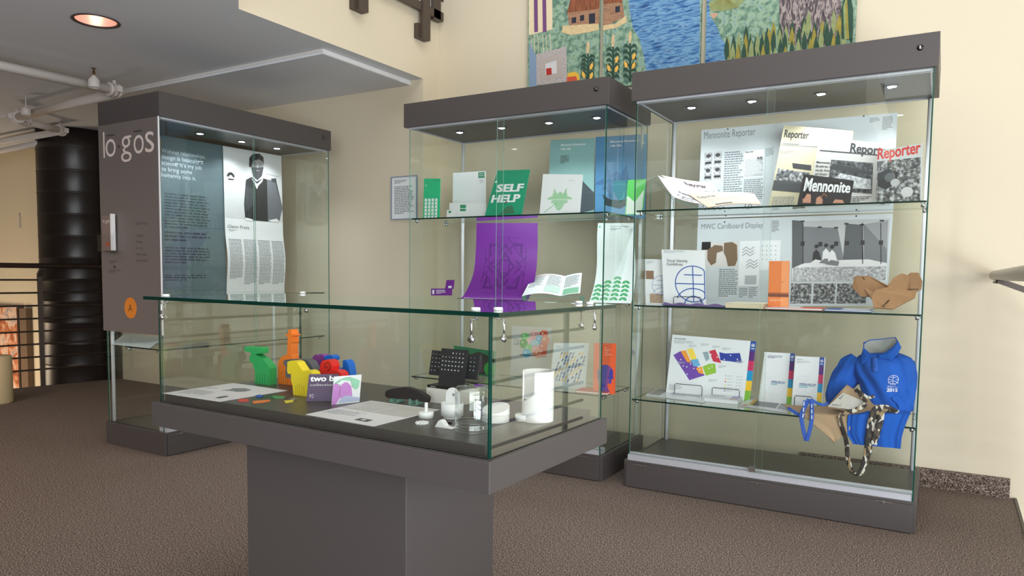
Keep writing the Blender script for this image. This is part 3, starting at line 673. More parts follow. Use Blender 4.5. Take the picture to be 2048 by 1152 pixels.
u, v = s.uv(1812, 380); s.circ(u, v, .13, mat((196, 197, 199), .6)); u, v = s.uv(1778, 352); s.circ(u, v, .12, G2); u, v = s.uv(1788, 362); s.circ(u, v, .10, mat((176, 178, 180), .6))
s.ppara(1806, 328, 1834, 340, 4, INK); s.build('magazine', 'Reporter magazine with red title and black and white baby photo, right end of upper shelf', 'magazine', 'papers on the upper shelf of nearest showcase', 'c3')
s = psheet('c3', [(1594, 411, .10), (1700, 405, .10), (1708, 361, .135), (1607, 348, .135)], z=S1, t=.003, paper=mat((44, 40, 44), .5))
s.text('Mennonite', 0, 0, PAPERW, box=(1610, 355, 1701, 382), bold=.03)
SK = mat((190, 140, 118), .6); s.poly([s.uv(*p) for p in ((1609, 398), (1612, 386), (1622, 382), (1630, 390), (1630, 405), (1610, 405))], SK); s.poly([s.uv(*p) for p in ((1606, 392), (1612, 383), (1624, 380), (1630, 388), (1620, 387), (1612, 398))], DOT)
s.poly([s.uv(*p) for p in ((1641, 408), (1643, 395), (1650, 391), (1656, 398), (1655, 407))], SK); s.stroke([s.uv(1652, 396), s.uv(1658, 386), s.uv(1664, 392)], .012, mat((176, 120, 80), .6)); s.poly([s.uv(*p) for p in ((1674, 404), (1678, 397), (1690, 398), (1692, 404))], SK)
s.build('magazine', 'small dark Mennonite paper with bold white title at front of upper shelf', 'magazine', 'papers on the upper shelf of nearest showcase', 'c3')
# acrylic stand with folded newspapers
st = empty('acrylic_stand', MW('c3') @ Matrix.Translation(at('c3', 1365, 420, y=.20)), 'clear acrylic stand holding tilted folded newspapers at left end of upper shelf', 'stand')
o3 = np.array(at('c3', 1365, 420, y=.20)); o3[2] = S1; st.matrix_world = MW('c3') @ Matrix.Translation(o3)
cq = corners('c3', [(1346, 396, .15), (1400, 414, .12), (1440, 378, .36), (1302, 352, .36)]); loc = [p-o3 for p in cq]
b = MB(); b.prism([loc[0]-[0, 0, .006], loc[1]-[0, 0, .006], loc[2]-[0, 0, .006], loc[3]-[0, 0, .006]], (0, 0, -.003), CLEAR, EDGEL)
b.build('tilted_plate', st)
b = MB(); x, y, z = loc[3]; b.box(x-.0, y-.01, 0, x+.003, y+.0, z-.01, CLEAR, [EDGEL]*2+[CLEAR, CLEAR, EDGEL, EDGEL]); b.build('support', st)
b = MB(); x, y, z = loc[0]; b.box(x, y-.002, 0, x+.003, y+.008, z-.012, CLEAR, [EDGEL]*2+[CLEAR, CLEAR, EDGEL, EDGEL]); b.build('support', st)
s = psheet('c3', [(1346, 393, .148), (1412, 408, .13), (1433, 391, .28), (1316, 351, .36)], t=.002, paper=mat((226, 220, 226), .6), curl=-.004, bulge=-.008, n=8)
s.text('Reporter', .3, .42, INK, h=.12, w=.45, bold=.03); s.text('A good', .2, .2, INK, h=.10, w=.42, bold=.03); s.text('church', .25, .06, INK, h=.09, w=.4, bold=.03); s.rect(.05, .62, .9, .63, INKG)
s.build('newspaper', 'lilac-white folded Reporter newspaper nearest the front on the tilted acrylic stand', 'newspaper', 'papers on the upper shelf of nearest showcase', 'c3')
s = psheet('c3', [(1360, 378, .31), (1442, 392, .24), (1425, 366, .37), (1322, 350, .385)], t=.002, paper=mat((224, 205, 198), .6), curl=-.0, bulge=-.01, n=8)
s.text('Reporter', .36, .5, INK, h=.28, w=.44, bold=.03); s.poly([(.66, .05), (.96, .05), (.93, .4), (.66, .42)], BWL)
s.build('newspaper', 'pinkish folded Reporter newspaper at the back on the tilted acrylic stand', 'newspaper', 'papers on the upper shelf of nearest showcase', 'c3')
s = psheet('c3', [(1416, 415, .09), (1522, 408, .09), (1508, 387, .25), (1378, 389, .22)], t=.004, paper=PEACH, bulge=.012, n=8)
s.text('Reporter', .06, .62, INKG, h=.2, w=.3, bold=.02); s.rect(.12, .45, .85, .47, INKG); s.rect(.18, .05, .5, .14, GD); s.rect(.42, .6, .62, .68, PAPERW)
s.build('newspaper', 'peach folded Reporter newspaper lying in front of acrylic stand on upper shelf', 'newspaper', 'papers on the upper shelf of nearest showcase', 'c3')

# -- middle shelf
BLUE = mat((42, 84, 168), .5, name='globe_blue'); NAVY = mat((40, 48, 120), .5)
def globe(s, u, v, r, wd, m, clip=None):
    A = s.asp
    ci = lambda f: min(1, f) if clip is None else min(clip, f)
    def st(pts): 
        pts = [(min(clip or 9, x), y) for x, y in pts]; s.stroke(pts, wd, m)
    st([(u+r*math.cos(2*math.pi*k/40), v+r*A*math.sin(2*math.pi*k/40)) for k in range(41)])
    st([(u, v-r*A), (u, v+r*A)]); st([(u-r*.5, v+r*A*.5), (u+r*.5, v+r*A*.5)]); st([(u-r, v+.02*A*0), (u+r, v)])
    st([(u+r*math.cos(a), v-r*A*1.15+r*A*.9*math.sin(a)) for a in [math.pi*(.12+.76*k/12) for k in range(13)]])
    st([(u+r*.55*math.cos(a), v-r*A*1.3+r*A*.62*math.sin(a)) for a in [math.pi*(.1+.8*k/12) for k in range(13)]])
s = psheet('c3', [(1328, 608, .17), (1412, 607, .17), (1409, 501, .22), (1323, 499, .22)], z=S2, t=.006, paper=PAPERW)
s.text('Visual Identity', 0, 0, GD, box=(1334, 518, 1377, 526), bold=.01); s.text('Guidelines', 0, 0, GD, box=(1334, 525, 1367, 531), bold=.01); s.ppara(1328, 501, 1372, 507, 3, INKL)
globe(s, .72, .17+.22, .42, .022, BLUE, clip=.985)
s.build('report_binder', 'white Visual Identity Guidelines booklet with large blue globe on a wire easel', 'booklet', None, 'c3')
s = psheet('c3', [(1291, 609, .21), (1345, 608, .21), (1342, 519, .25), (1290, 518, .25)], z=S2, t=.003, paper=PAPERW)
s.ppara(1294, 522, 1308, 528, 3, INKL); s.prect(1292, 541, 1308, 558, mat((140, 110, 88), .6, var=.5, vscale=120)); s.prect(1300, 587, 1326, 606, mat((176, 150, 130), .6, var=.4, vscale=120))
globe(s, .62, .42, .36, .012, BLUE, clip=.99)
s.build('booklet', 'small white booklet with brown photos and thin globe behind larger globe booklet', 'booklet', None, 'c3')
def easel(px0, px1, pyt, pyb, ly, zs, label, group='black wire easels'):
    a = at('c3', px0, pyb, y=ly); c = at('c3', px1, pyb, y=ly); t = at('c3', px0, pyt, y=ly); hw = abs(c[0]-a[0])/2; h = max(.02, t[2]-zs-.0)
    b = MB(); b.tube([(-hw, .0, 0), (-hw, 0, h*.85), (-hw+.006, 0, h), (hw-.006, 0, h), (hw, 0, h*.85), (hw, 0, 0), ], .0018, BLACK, n=8)
    b.tube([(-hw, .0, .002), (-hw, .09, .002), (-hw*.7, .10, .10), (0, .105, .13), (hw*.7, .10, .10), (hw, .09, .002), (hw, 0, .002)], .0018, BLACK, n=8)
    o = b.build('wire_easel'); o.matrix_world = MW('c3') @ Matrix.Translation(((a[0]+c[0])/2, ly, zs)); tag(o, label, 'easel', group)
easel(1347, 1402, 593, 605, .155, S2, 'black wire easel under the large blue globe booklet')
c4 = corners('c3', [(1323, 610, .07), (1452, 612, .07), (1448, 603, .20), (1330, 600, .20)]); 
for p in c4: p[2] = S2
x0, x1 = c4[0][0], c4[1][0]
b = MB(); rnd = random.Random(3); PUR = ramp_mat('purple_weave', [(.35, (74, 52, 104)), (.5, (118, 92, 150)), (.65, (60, 44, 92))], (160, 160, 160), detail=4, bump=.5)
b.grid(lambda u, v: (x0+(x1-x0)*u, .07+.11*v+.004*math.sin(u*19), S2+.002+.010*math.sin(math.pi*min(1, max(0, v)))*(1+.4*math.sin(u*23+v*4))), 40, 8, PUR)
b.grid(lambda u, v: (x0+(x1-x0)*u, .07+.11*v+.004*math.sin(u*19), S2+.0005), 40, 8, PUR, flip=True)
tag(b.build('woven_cloth', mw=MW('c3')), 'purple woven cloth lying in front of the globe booklets', 'cloth')
def book(fr, px0, px1, ly0, ly1, zs, th, cover, label, name='book', page=None, rotz=0, deco=None, group=None, zoff=0):
    a = at(fr, px0, 700, y=ly0)[0]; c = at(fr, px1, 700, y=ly0)[0]; w_, d = abs(c-a), ly1-ly0
    root = empty(name, MW(fr) @ Matrix.Translation(((a+c)/2, (ly0+ly1)/2, zs+zoff)) @ Matrix.Rotation(rotz, 4, 'Z'), label, name.replace('_', ' '), group)
    b = MB(); b.box(-w_/2+.002, -d/2+.002, .0015, w_/2-.001, d/2-.002, th-.0015, page or PAPERW); b.build('pages', root)
    s = Sheet(bil([np.array(p) for p in ((-w_/2, -d/2, th), (w_/2, -d/2, th), (w_/2, d/2, th), (-w_/2, d/2, th))]), .0015, paper=cover)
    if deco: deco(s)
    s.mb.box(-w_/2, -d/2, 0, w_/2, d/2, .0015, cover); s.mb.box(-w_/2, -d/2, .0015, -w_/2+.0015, d/2, th-.0015, cover); s.build('cover', parent=root)
    return root
book('c3', 1448, 1524, .07, .27, S2, .024, mat((226, 214, 190), .6), 'thick cream closed book lying on middle shelf left of orange leaflet', page=mat((214, 200, 172), .7))
s = psheet('c3', [(1536, 611, .12), (1577, 610, .12), (1579, 522, .16), (1538, 522, .16)], z=S2, t=.006, paper=mat((222, 124, 66), .5))
s.rect(.62, .0, .98, 1, mat((232, 150, 98), .5)); s.rect(0, .25, 1, .32, mat((116, 66, 48), .5)); s.rect(0, .33, 1, .345, mat((170, 90, 54), .5)); s.text('Christian', .58, .55, mat((150, 84, 50), .5), h=.02, w=.2); s.para(.1, .15, .75, .2, 3, mat((240, 190, 150), .5))
s.build('leaflet', 'upright orange leaflet with dark band on the middle shelf', 'leaflet', None, 'c3')
book('c3', 1526, 1640, .07, .24, S2, .010, mat((196, 84, 58), .5), 'open-edged white book with red cover lying before the orange leaflet', deco=lambda s: s.rect(.1, .1, .6, .9, PAPERW), group='flat books on middle shelf')
book('c3', 1645, 1738, .09, .30, S2, .008, mat((70, 84, 140), .5), 'flat book with blue cover between red-edged book and cardboard construction', deco=lambda s: s.rect(.35, .05, .95, .95, mat((200, 204, 214), .5)), group='flat books on middle shelf')

# cardboard construction: slotted octagonal discs crossed into each other
CARD = mat((158, 118, 82), .8, var=.12, vscale=40, name='cardboard'); CARDE = mat((140, 102, 68), .85)
root = empty('cardboard_construction', MW('c3') @ Matrix.Translation((*at('c3', 1775, 617, y=.16)[:2], S2)), 'brown cardboard construction of slotted interlocking octagons on the middle shelf', 'cardboard model')
cb = at('c3', 1775, 617, y=.16); cb[2] = S2
def disc(pts, d, depth=(0, .006, 0), slots=()):
    q = [np.array(at('c3', x, y, y=l))-cb for x, y, l in pts]
    n = np.cross(q[1]-q[0], q[3]-q[0]); n = n/np.linalg.norm(n); b = MB(); b.prism(q, n*.006, CARD, CARDE)
    for a, c in slots:
        a = np.array(at('c3', *a))-cb if False else np.array(at('c3', a[0], a[1], y=a[2]))-cb; c = np.array(at('c3', c[0], c[1], y=c[2]))-cb
        dd = c-a; dd /= np.linalg.norm(dd); sd = np.cross(dd, n); sd /= np.linalg.norm(sd)
        for off in (.0065, -.0006): b.prism([a-sd*.002+n*off, a+sd*.002+n*off, c+sd*.002+n*off, c-sd*.002+n*off], n*.0001, mat((70, 48, 32), .9))
    b.build('cardboard_disc', root, fix=True)
zx = lambda x, y, l: (1270+x*.293, 400+y*.293, l)
disc([zx(1630, 740, .12), zx(1760, 748, .12), zx(1910, 670, .16), zx(1920, 630, .17), zx(1850, 620, .18), zx(1760, 590, .16), zx(1640, 620, .13), zx(1615, 670, .12)], 0, slots=[(zx(1690, 735, .118), zx(1735, 685, .128))])
disc([zx(1545, 655, .20), zx(1660, 660, .20), zx(1765, 620, .17), zx(1740, 590, .17), zx(1600, 518, .22), zx(1560, 518, .23), zx(1500, 520, .235), zx(1482, 590, .23)], 0, slots=[(zx(1555, 522, .222), zx(1595, 578, .214))])
disc([zx(1680, 660, .19), zx(1790, 690, .18), zx(1860, 615, .20), zx(1875, 520, .23), zx(1820, 505, .24), zx(1770, 530, .23), zx(1740, 570, .22), zx(1690, 615, .20)], 0)
disc([zx(1800, 660, .20), zx(1900, 640, .21), zx(1955, 610, .22), zx(1962, 560, .24), zx(1935, 500, .26), zx(1880, 500, .26), zx(1830, 545, .25), zx(1790, 610, .22)], 0, slots=[(zx(1935, 612, .219), zx(1862, 616, .216)), (zx(1875, 515, .257), zx(1830, 555, .25))])
disc([zx(1560, 600, .21), zx(1600, 660, .17), zx(1650, 720, .14), zx(1700, 700, .15), zx(1690, 640, .19), zx(1620, 600, .22)], 0)

# -- lower shelf
RB = [(40, 80, 160), (86, 40, 120), (204, 46, 96), (20, 150, 204), (244, 196, 44), (128, 190, 62)]
def rainbow(s, u0, u1):
    for i, c in enumerate(RB): s.rect(u0, 1-(i+1)/6, u1, 1-i/6, mat(c, .45))
    globe(s, (u0+u1)/2, .93, (u1-u0)*.28, (u1-u0)*.06, PAPERW); s.rect(u0+(u1-u0)*.2, .865, u1-(u1-u0)*.2, .878, PAPERW)
s = psheet('c3', [(1332, 772, .33), (1500, 789, .33), (1513, 683, .42), (1345, 669, .42)], z=S3, t=.003, paper=PAPERW)
V, O_, Y_, B_, R_, G_, LB, GR = [(116, 76, 172), (246, 160, 60), (250, 218, 90), (48, 66, 160), (206, 52, 76), (150, 196, 66), (110, 176, 220), (150, 170, 176)]
z4 = lambda x, y: (1240+x*.408, 620+y*.408)
for pts, c in (([(262, 210), (298, 193), (385, 265), (420, 300), (343, 320)], V), ([(298, 193), (325, 190), (352, 245), (330, 240)], O_), ([(330, 185), (360, 182), (380, 228), (352, 235)], Y_),
               ([(350, 232), (385, 228), (398, 258), (365, 262)], LB), ([(408, 200), (435, 196), (442, 228), (425, 240)], GR), ([(440, 195), (470, 188), (500, 248), (460, 240)], R_), ([(490, 200), (520, 206), (590, 205), (600, 248), (495, 235)], B_),
               ([(408, 262), (440, 250), (470, 250), (475, 290), (425, 302)], G_), ([(375, 268), (405, 262), (415, 295), (390, 290)], O_)):
    s.poly([s.uv(*z4(*p)) for p in pts], mat(c, .5))
for x, y in ((300, 230), (312, 258), (330, 262), (332, 294), (350, 250), (365, 270), (450, 210), (480, 222), (545, 215), (578, 232), (515, 232), (395, 275), (440, 270), (455, 262)): u, v = s.uv(*z4(x, y)); s.circ(u, v, .008, PAPERW, n=10)
s.text('Community Map', .03, .93, INK, h=.02, w=.14, bold=.02); s.para(.03, .85, .28, .91, 4, INKL); s.para(.03, .05, .2, .15, 4, INKL)
for k in range(6): s.circ(.70, .38-.05*k, .008, mat([LB, O_, R_, Y_, G_, V][k], .5), n=8); s.para(.72, .37-.05*k, .80, .39-.05*k, 2, INKL)
for k in range(5): s.circ(.83, .38-.05*k, .007, INKL, n=8); s.para(.85, .37-.05*k, .9, .39-.05*k, 2, INKL)
for u, v in ((.22, .80), (.36, .84), (.5, .82), (.62, .8), (.1, .5), (.5, .25), (.6, .5), (.8, .6)): s.para(u, v, u+.1, v+.05, 3, INKL)
rainbow(s, .935, 1); s.build('map_poster', 'large white coloured floor map sheet with rainbow edge on wire easels', 'poster', None, 'c3')
s = psheet('c3', [(1517, 790, .31), (1583, 796, .31), (1590, 707, .37), (1529, 704, .37)], z=S3, t=.010, paper=PAPERW)
s.text('Missional Daily Program', .12, .93, NAVY, h=.02, w=.5); s.para(.12, .88, .6, .92, 2, NAVY); globe(s, .45, .35, .33, .01, mat((222, 225, 230), .5)); s.text('walking with God', .33, .42, mat((90, 70, 150), .5), h=.03, w=.42, bold=.02); s.para(.33, .36, .75, .41, 2, mat((80, 160, 190), .5)); rainbow(s, .85, 1)
for k in range(22): s.circ(.025, .03+.043*k, .012, BLACK, n=8)
s.build('spiral_booklet', 'white spiral-bound booklet with rainbow edge between map and programme', 'booklet', None, 'c3')
s = psheet('c3', [(1583, 796, .25), (1645, 801, .25), (1651, 715, .31), (1591, 712, .31)], z=S3, t=.008, paper=PAPERW)
s.text('Program', .05, .93, INK, h=.022, w=.2); s.para(.05, .86, .5, .91, 3, INKL); globe(s, .4, .45, .33, .012, mat((218, 222, 228), .5)); s.text('walking with God', .2, .46, mat((90, 70, 150), .5), h=.03, w=.55, bold=.02); s.para(.2, .39, .75, .45, 2, mat((80, 160, 190), .5)); rainbow(s, .81, .965)
s.build('program_booklet', 'white Program booklet with rainbow edge nearest the blue shirt', 'booklet', None, 'c3')
easel(1349, 1404, 767, 781, .315, S3, 'left of the two black wire easels below the map')
easel(1424, 1479, 775, 787, .315, S3, 'right of the two black wire easels below the map')
easel(1589, 1625, 791, 799, .235, S3, 'black wire easel below the Program booklet')
def flat(pts, zs, paper, name, label, cat, deco=None, t=.005, group=None, z=0):
    c = [np.array(at('c3', x, y, z=zs)) for x, y in pts]; c = [p+[0, 0, z+t+.0006] for p in c]
    s = Sheet(bil(c), t, paper=paper, px=pts)
    if deco: deco(s)
    return s.build(name, label, cat, group, 'c3')
z6 = lambda x, y: (1270+x*.2002, 760+y*.2002)
flat([z6(105, 155), z6(690, 232), z6(780, 140), z6(245, 90)], S3, mat((214, 217, 222), .25), 'brochure', 'glossy open brochure lying at left front of the lower shelf', 'brochure',
     lambda s: (s.rect(.02, .1, .22, .9, mat((150, 150, 152), .25, var=.5, vscale=90)), s.para(.35, .3, .9, .8, 6, INKG)), group='flat brochures on lower shelf')
flat([z6(1050, 262), z6(1530, 332), z6(1600, 215), z6(1160, 172)], S3, mat((204, 206, 212), .25), 'brochure', 'glossy dark-photo brochure lying between thick white book and blue lanyard', 'brochure',
     lambda s: (s.rect(.15, .15, .72, .75, mat((70, 72, 80), .25, var=.5, vscale=60)), s.rect(.15, .15, .22, .75, mat((206, 160, 60), .3)), s.rect(.75, .15, .95, .75, mat((120, 126, 140), .25)), s.rect(.02, .02, .14, .12, mat((190, 60, 60), .3))), group='flat brochures on lower shelf')
p = at('c3', *z6(865, 240), z=S3)
def dk(s): s.para(.1, .3, .5, .8, 4, INKL); s.rect(.72, .25, .95, .85, mat((150, 140, 190), .3)); s.rect(.72, .12, .95, .25, mat((214, 176, 90), .3))
book('c3', z6(700, 0)[0], z6(1035, 0)[0], p[1]+.03, p[1]+.19, S3, .019, mat((212, 215, 220), .35), 'thick white paperback lying before the right map easel', name='paperback', deco=dk, rotz=.05)

# ---- blue polo shirt, stuffed and draped over the end of the shelf
SH = mat((30, 92, 190), .85, spec=.15, bump=.25, bscale=420, var=.10, vscale=14, name='blue_cotton'); SHD = mat((170, 172, 172), .9, bump=.2, bscale=300)
z3 = lambda x, y: (1540+x*.2604, 660+y*.2604)
cen = np.array([at('c3', *z3(860, 700), y=.22)[0], .22, S3])
root = empty('polo_shirt', MW('c3') @ Matrix.Translation(cen), 'bright blue polo shirt stuffed and hanging over the right end of the lower shelf', 'shirt')
def sp3(x, y, l): return np.array(at('c3', *z3(x, y), y=l))-cen
rows = [  # left, right, zoom y, front y, back y
    (740, 985, 175, .235, .33), (690, 1030, 190, .20, .345), (660, 1085, 215, .17, .35), (630, 1118, 260, .145, .36), (640, 1118, 330, .125, .36), (680, 1112, 400, .115, .355), (700, 1110, 470, .108, .35),
    (700, 1108, 540, .10, .34), (690, 1100, 590, .09, .32), (660, 1085, 620, .060, .26), (600, 1075, 650, .030, .052), (592, 1052, 700, .028, .050), (592, 1030, 760, .028, .050), (594, 1012, 800, .030, .050), (640, 1003, 862, .030, .050)]
NR = len(rows)
def shirt(u, v):
    t = v*(NR-1); i = min(NR-2, int(t)); f = t-i; a, c = rows[i], rows[i+1]
    L, R, Y, yf, yb = [a[k]*(1-f)+c[k]*f for k in range(5)]
    if v > .93: Y += (100*(L and ((math.cos(math.pi*min(1, 2*u if u < .5 else 2-2*u))*-.5+.5)) if False else 0))
    ang = 2*math.pi*u; cx = (L+R)/2; hw = (R-L)/2
    ca, sa = math.cos(ang), math.sin(ang); ca = math.copysign(abs(ca)**.8, ca); sa = math.copysign(abs(sa)**.8, sa)
    y = (yf+yb)/2-sa*(yb-yf)/2
    fold = .007*math.sin(5*ang+9*v)+.005*math.sin(11*ang+3*v*v*9)
    if v > .62: fold = .006*math.sin(7*ang+2)+.003*math.sin(17*ang)
    if v > .70: fold *= .6
    if v > .86: Y += (v-.86)/.14*(40*(cx+hw*ca-600)/400+10)
    q = sp3(cx+hw*ca, Y, y+0*fold); q[1] += fold*(1 if sa > 0 else .3); return q
b = MB(); b.grid(shirt, 88, 90, SH)
shirt_o = b.build('shirt_body', root)
from mathutils.bvhtree import BVHTree
bvh = BVHTree.FromPolygons([v.co.copy() for v in shirt_o.data.vertices], [tuple(p.vertices) for p in shirt_o.data.polygons])
def sleeve(path, name, cuff=True):
    b = MB(); n = 28
    P = [(sp3(x, y, l), r1, r2) for x, y, l, r1, r2 in path]
    def f(u, v):
        t = v*(len(P)-1); i = min(len(P)-2, int(t)); q = t-i; q = q*q*(3-2*q) if False else q
        c = P[i][0]*(1-q)+P[i+1][0]*q; r1 = P[i][1]*(1-q)+P[i+1][1]*q; r2 = P[i][2]*(1-q)+P[i+1][2]*q
        d = P[min(i+1, len(P)-1)][0]-P[i][0]; d = d/np.linalg.norm(d); a = np.cross(d, [0, 1, 0]); a /= np.linalg.norm(a); e = np.cross(a, d)
        k = 1+.07*math.sin(4*2*math.pi*u+v*8)+.04*math.sin(9*2*math.pi*u-v*12)
        return c+a*math.cos(2*math.pi*u)*r1*k+e*math.sin(2*math.pi*u)*r2*k
    b.grid(f, 36, 30, SH); b.build(name, root)
sleeve([(690, 235, .26, .050, .045), (640, 290, .25, .062, .05), (575, 370, .24, .060, .05), (530, 450, .235, .056, .045), (520, 520, .23, .052, .04), (540, 560, .22, .045, .03)], 'sleeve')
sleeve([(1030, 245, .25, .040, .05), (1045, 330, .23, .042, .055), (1040, 430, .20, .044, .055), (1020, 520, .16, .050, .05), (1000, 580, .12, .055, .035), (960, 600, .09, .045, .02)], 'sleeve')
# collar: a turned-down band round the neck opening, with two points
b = MB(); neck = [(735, 130, .32), (722, 95, .29), (760, 80, .345), (850, 70, .37), (960, 60, .355), (985, 75, .30), (960, 110, .25), (905, 160, .215), (850, 205, .195)]
ring_in = [(845, 205, .20), (770, 180, .21), (725, 140, .24), (722, 100, .285), (770, 82, .33), (870, 72, .355), (960, 58, .34), (975, 90, .27), (940, 130, .235), (880, 170, .21), (822, 205, .197)]
ring_out = [(790, 215, .165), (700, 262, .150), (700, 190, .20), (718, 130, .29), (765, 100, .37), (870, 95, .39), (975, 85, .37), (1010, 130, .26), (985, 180, .19), (930, 228, .148), (840, 214, .165)]
def col(u, v):
    t = u*(len(ring_in)-1); i = min(len(ring_in)-2, int(t)); f = t-i; f = f*f*(3-2*f)
    a = np.array(ring_in[i])*(1-f)+np.array(ring_in[i+1])*f; c = np.array(ring_out[i])*(1-f)+np.array(ring_out[i+1])*f
    q = a*(1-v)+c*v; q = q+np.array([0, -14*math.sin(math.pi*min(1, v*1.4)), -.006*math.sin(math.pi*v)]); return sp3(*q)
b.grid(col, 60, 8, SH); co = b.build('collar', root)
m = co.modifiers.new('cloth_thickness', 'SOLIDIFY'); m.thickness = .003
b = MB(); cq = [sp3(*q) for q in ring_in]; cc_ = sum(cq)/len(cq)+np.array([0, .02, -.03])
def inn(u, v):
    t = u*(len(cq)-1); i = min(len(cq)-2, int(t)); f = t-i; p = cq[i]*(1-f)+cq[i+1]*f; return p*(1-v)+cc_*v+np.array([0, 0, -.01*math.sin(math.pi*v)])
b.grid(inn, 40, 6, SHD); b.build('neck_lining', root)
b = MB()
def plk(u, v): q = sp3(782+42*u+6*v, 212+110*v, .118+.05*(1-v)**2-.006*math.sin(math.pi*u)); return q
b.grid(plk, 6, 12, mat((26, 84, 178), .85, bump=.25, bscale=420)); pk = b.build('placket', root); m = pk.modifiers.new('cloth_thickness', 'SOLIDIFY'); m.thickness = .002
for v in (.12, .62):
    b = MB(); p = sp3(806+6*v, 212+110*v, .110+.05*(1-v)**2); b.lathe([(0, -.002), (.0045, -.002), (.005, .0), (0, .001)], mat((40, 90, 180), .3), c=tuple(p), n=14, axis='y'); b.build('button', pk)
# chest emblem and year, embroidered
em = [(895, 475), (985, 478), (993, 345), (903, 345)]
cs = [sp3(*em[0], .106), sp3(*em[1], .106), sp3(*em[2], .113), sp3(*em[3], .113)]
cs = [c_ + np.array([0, -.010, 0]) for c_ in cs]
fb = bil(cs)
def onshirt(u, v):
    p = fb(u, v); h = bvh.ray_cast(Vector((p[0], p[1]-.15, p[2])), Vector((0, 1, 0)))[0]
    return np.array([p[0], (h[1] if h else p[1])+.0008, p[2]])
s = Sheet(onshirt, .0004, nu=10, nv=12, paper=SH, step=.0018); globe(s, .5, .70, .42, .035, PAPERW); s.text('2015', .02, .02, PAPERW, h=.19, w=.9, bold=.03); s.para(.05, .30, .95, .35, 2, PAPERW); s.rect(.02, .26, .98, .272, PAPERW); s.build('emblem', parent=root)

# ---- tan bandana
TAN = mat((176, 148, 118), .9, bump=.2, bscale=500, var=.08, vscale=30, name='tan_cotton')
cen2 = np.array([at('c3', *z3(500, 640), y=.06)[0], .06, S3])
root = empty('bandana', MW('c3') @ Matrix.Translation(cen2), 'tan folded bandana with printed label hanging in a point from the lower shelf', 'bandana')
def bp(x, y, l): return np.array(at('c3', *z3(x, y), y=l))-cen2
def patch(name, pts, m, k=.004, th=.002, n=18, parent=None, fr=5):
    c = [bp(*p) for p in pts]
    def f(u, v):
        q = c[0]*(1-u)*(1-v)+c[1]*u*(1-v)+c[2]*u*v+c[3]*(1-u)*v; return q+np.array([0, -k*abs(math.sin(fr*u+3*v)), k*.8*math.sin(fr*u*1.3+2*v)])
    b = MB(); b.grid(f, n, n, m); o = b.build(name, parent or root); mm = o.modifiers.new('cloth_thickness', 'SOLIDIFY'); mm.thickness = th; return o
patch('hanging_point', [(488, 862, .030), (492, 868, .030), (760, 650, .045), (225, 640, .045)], TAN)
patch('flat_fold', [(225, 641, .045), (620, 650, .050), (560, 588, .16), (85, 572, .12)], TAN, k=.003)
patch('raised_fold', [(430, 598, .055), (760, 655, .045), (880, 575, .12), (590, 425, .15)], TAN, k=.006)
LBL = mat((198, 194, 188), .6)
lb = [bp(445, 592, .046)+np.array([0, -.006, .004]), bp(660, 622, .040)+np.array([0, -.006, .004]), bp(750, 565, .090)+np.array([0, -.008, .006]), bp(560, 490, .105)+np.array([0, -.008, .006])]
s = Sheet(bil(lb), .001, paper=LBL); globe(s, .62, .5, .15, .012, GD); s.para(.06, .55, .25, .9, 3, GD); s.para(.06, .1, .5, .2, 2, GD); s.stroke([(.3, .95), (.36, .7), (.3, .4), (.38, .1)], .01, TAN); s.build('printed_label', parent=root)
# ---- ribbons
def ribbon(path, width, m, name, n=60, th=.0014, wdir=None, root=None, off=None, twist=None):
    P = [np.array(at('c3', *z3(x, y), y=l))-off for x, y, l in path]
    # Catmull-Rom
    Q = []
    K = len(P)
    for i in range(K-1):
        p0, p1, p2, p3 = P[max(0, i-1)], P[i], P[i+1], P[min(K-1, i+2)]
        for k in range(10):
            t = k/10; Q.append(.5*((2*p1)+(-p0+p2)*t+(2*p0-5*p1+4*p2-p3)*t*t+(-p0+3*p1-3*p2+p3)*t**3))
    Q.append(P[-1]); M_ = len(Q)-1
    def f(u, v):
        i = min(M_, int(round(v*M_))); t = Q[min(M_, i+1)]-Q[max(0, i-1)]; t /= np.linalg.norm(t)+1e-9
        wd = width[min(len(width)-1, int(v*len(width)))] if isinstance(width, list) else width
        s_ = np.cross(t, [0, 1, 0]); s_ = s_/(np.linalg.norm(s_)+1e-9); s_[1] += .25; return Q[i]+s_*(u-.5)*wd
    b = MB(); b.grid(f, 4, M_, m); o = b.build(name, root); mm = o.modifiers.new('cloth_thickness', 'SOLIDIFY'); mm.thickness = th; return o
LY = mat((34, 82, 176), .7, bump=.2, bscale=600); cen3 = np.array([at('c3', *z3(290, 640), y=.035)[0], .035, S3])
root = empty('lanyard', MW('c3') @ Matrix.Translation(cen3), 'blue lanyard with white lettering looped over the shelf edge left of bandana', 'lanyard')
ribbon([(300, 530, .045), (262, 600, .034), (240, 660, .026), (255, 760, .026), (278, 850, .026)], .017, LY, 'strap', root=root, off=cen3)
ribbon([(316, 530, .045), (322, 620, .032), (318, 700, .026), (300, 790, .026), (280, 852, .026)], .017, LY, 'strap', root=root, off=cen3)
ribbon([(325, 540, .045), (370, 565, .045), (410, 575, .05), (450, 560, .07)], .012, LY, 'strap', root=root, off=cen3)
ribbon([(140, 600, .055), (180, 625, .045), (225, 655, .034)], .014, LY, 'strap', root=root, off=cen3)
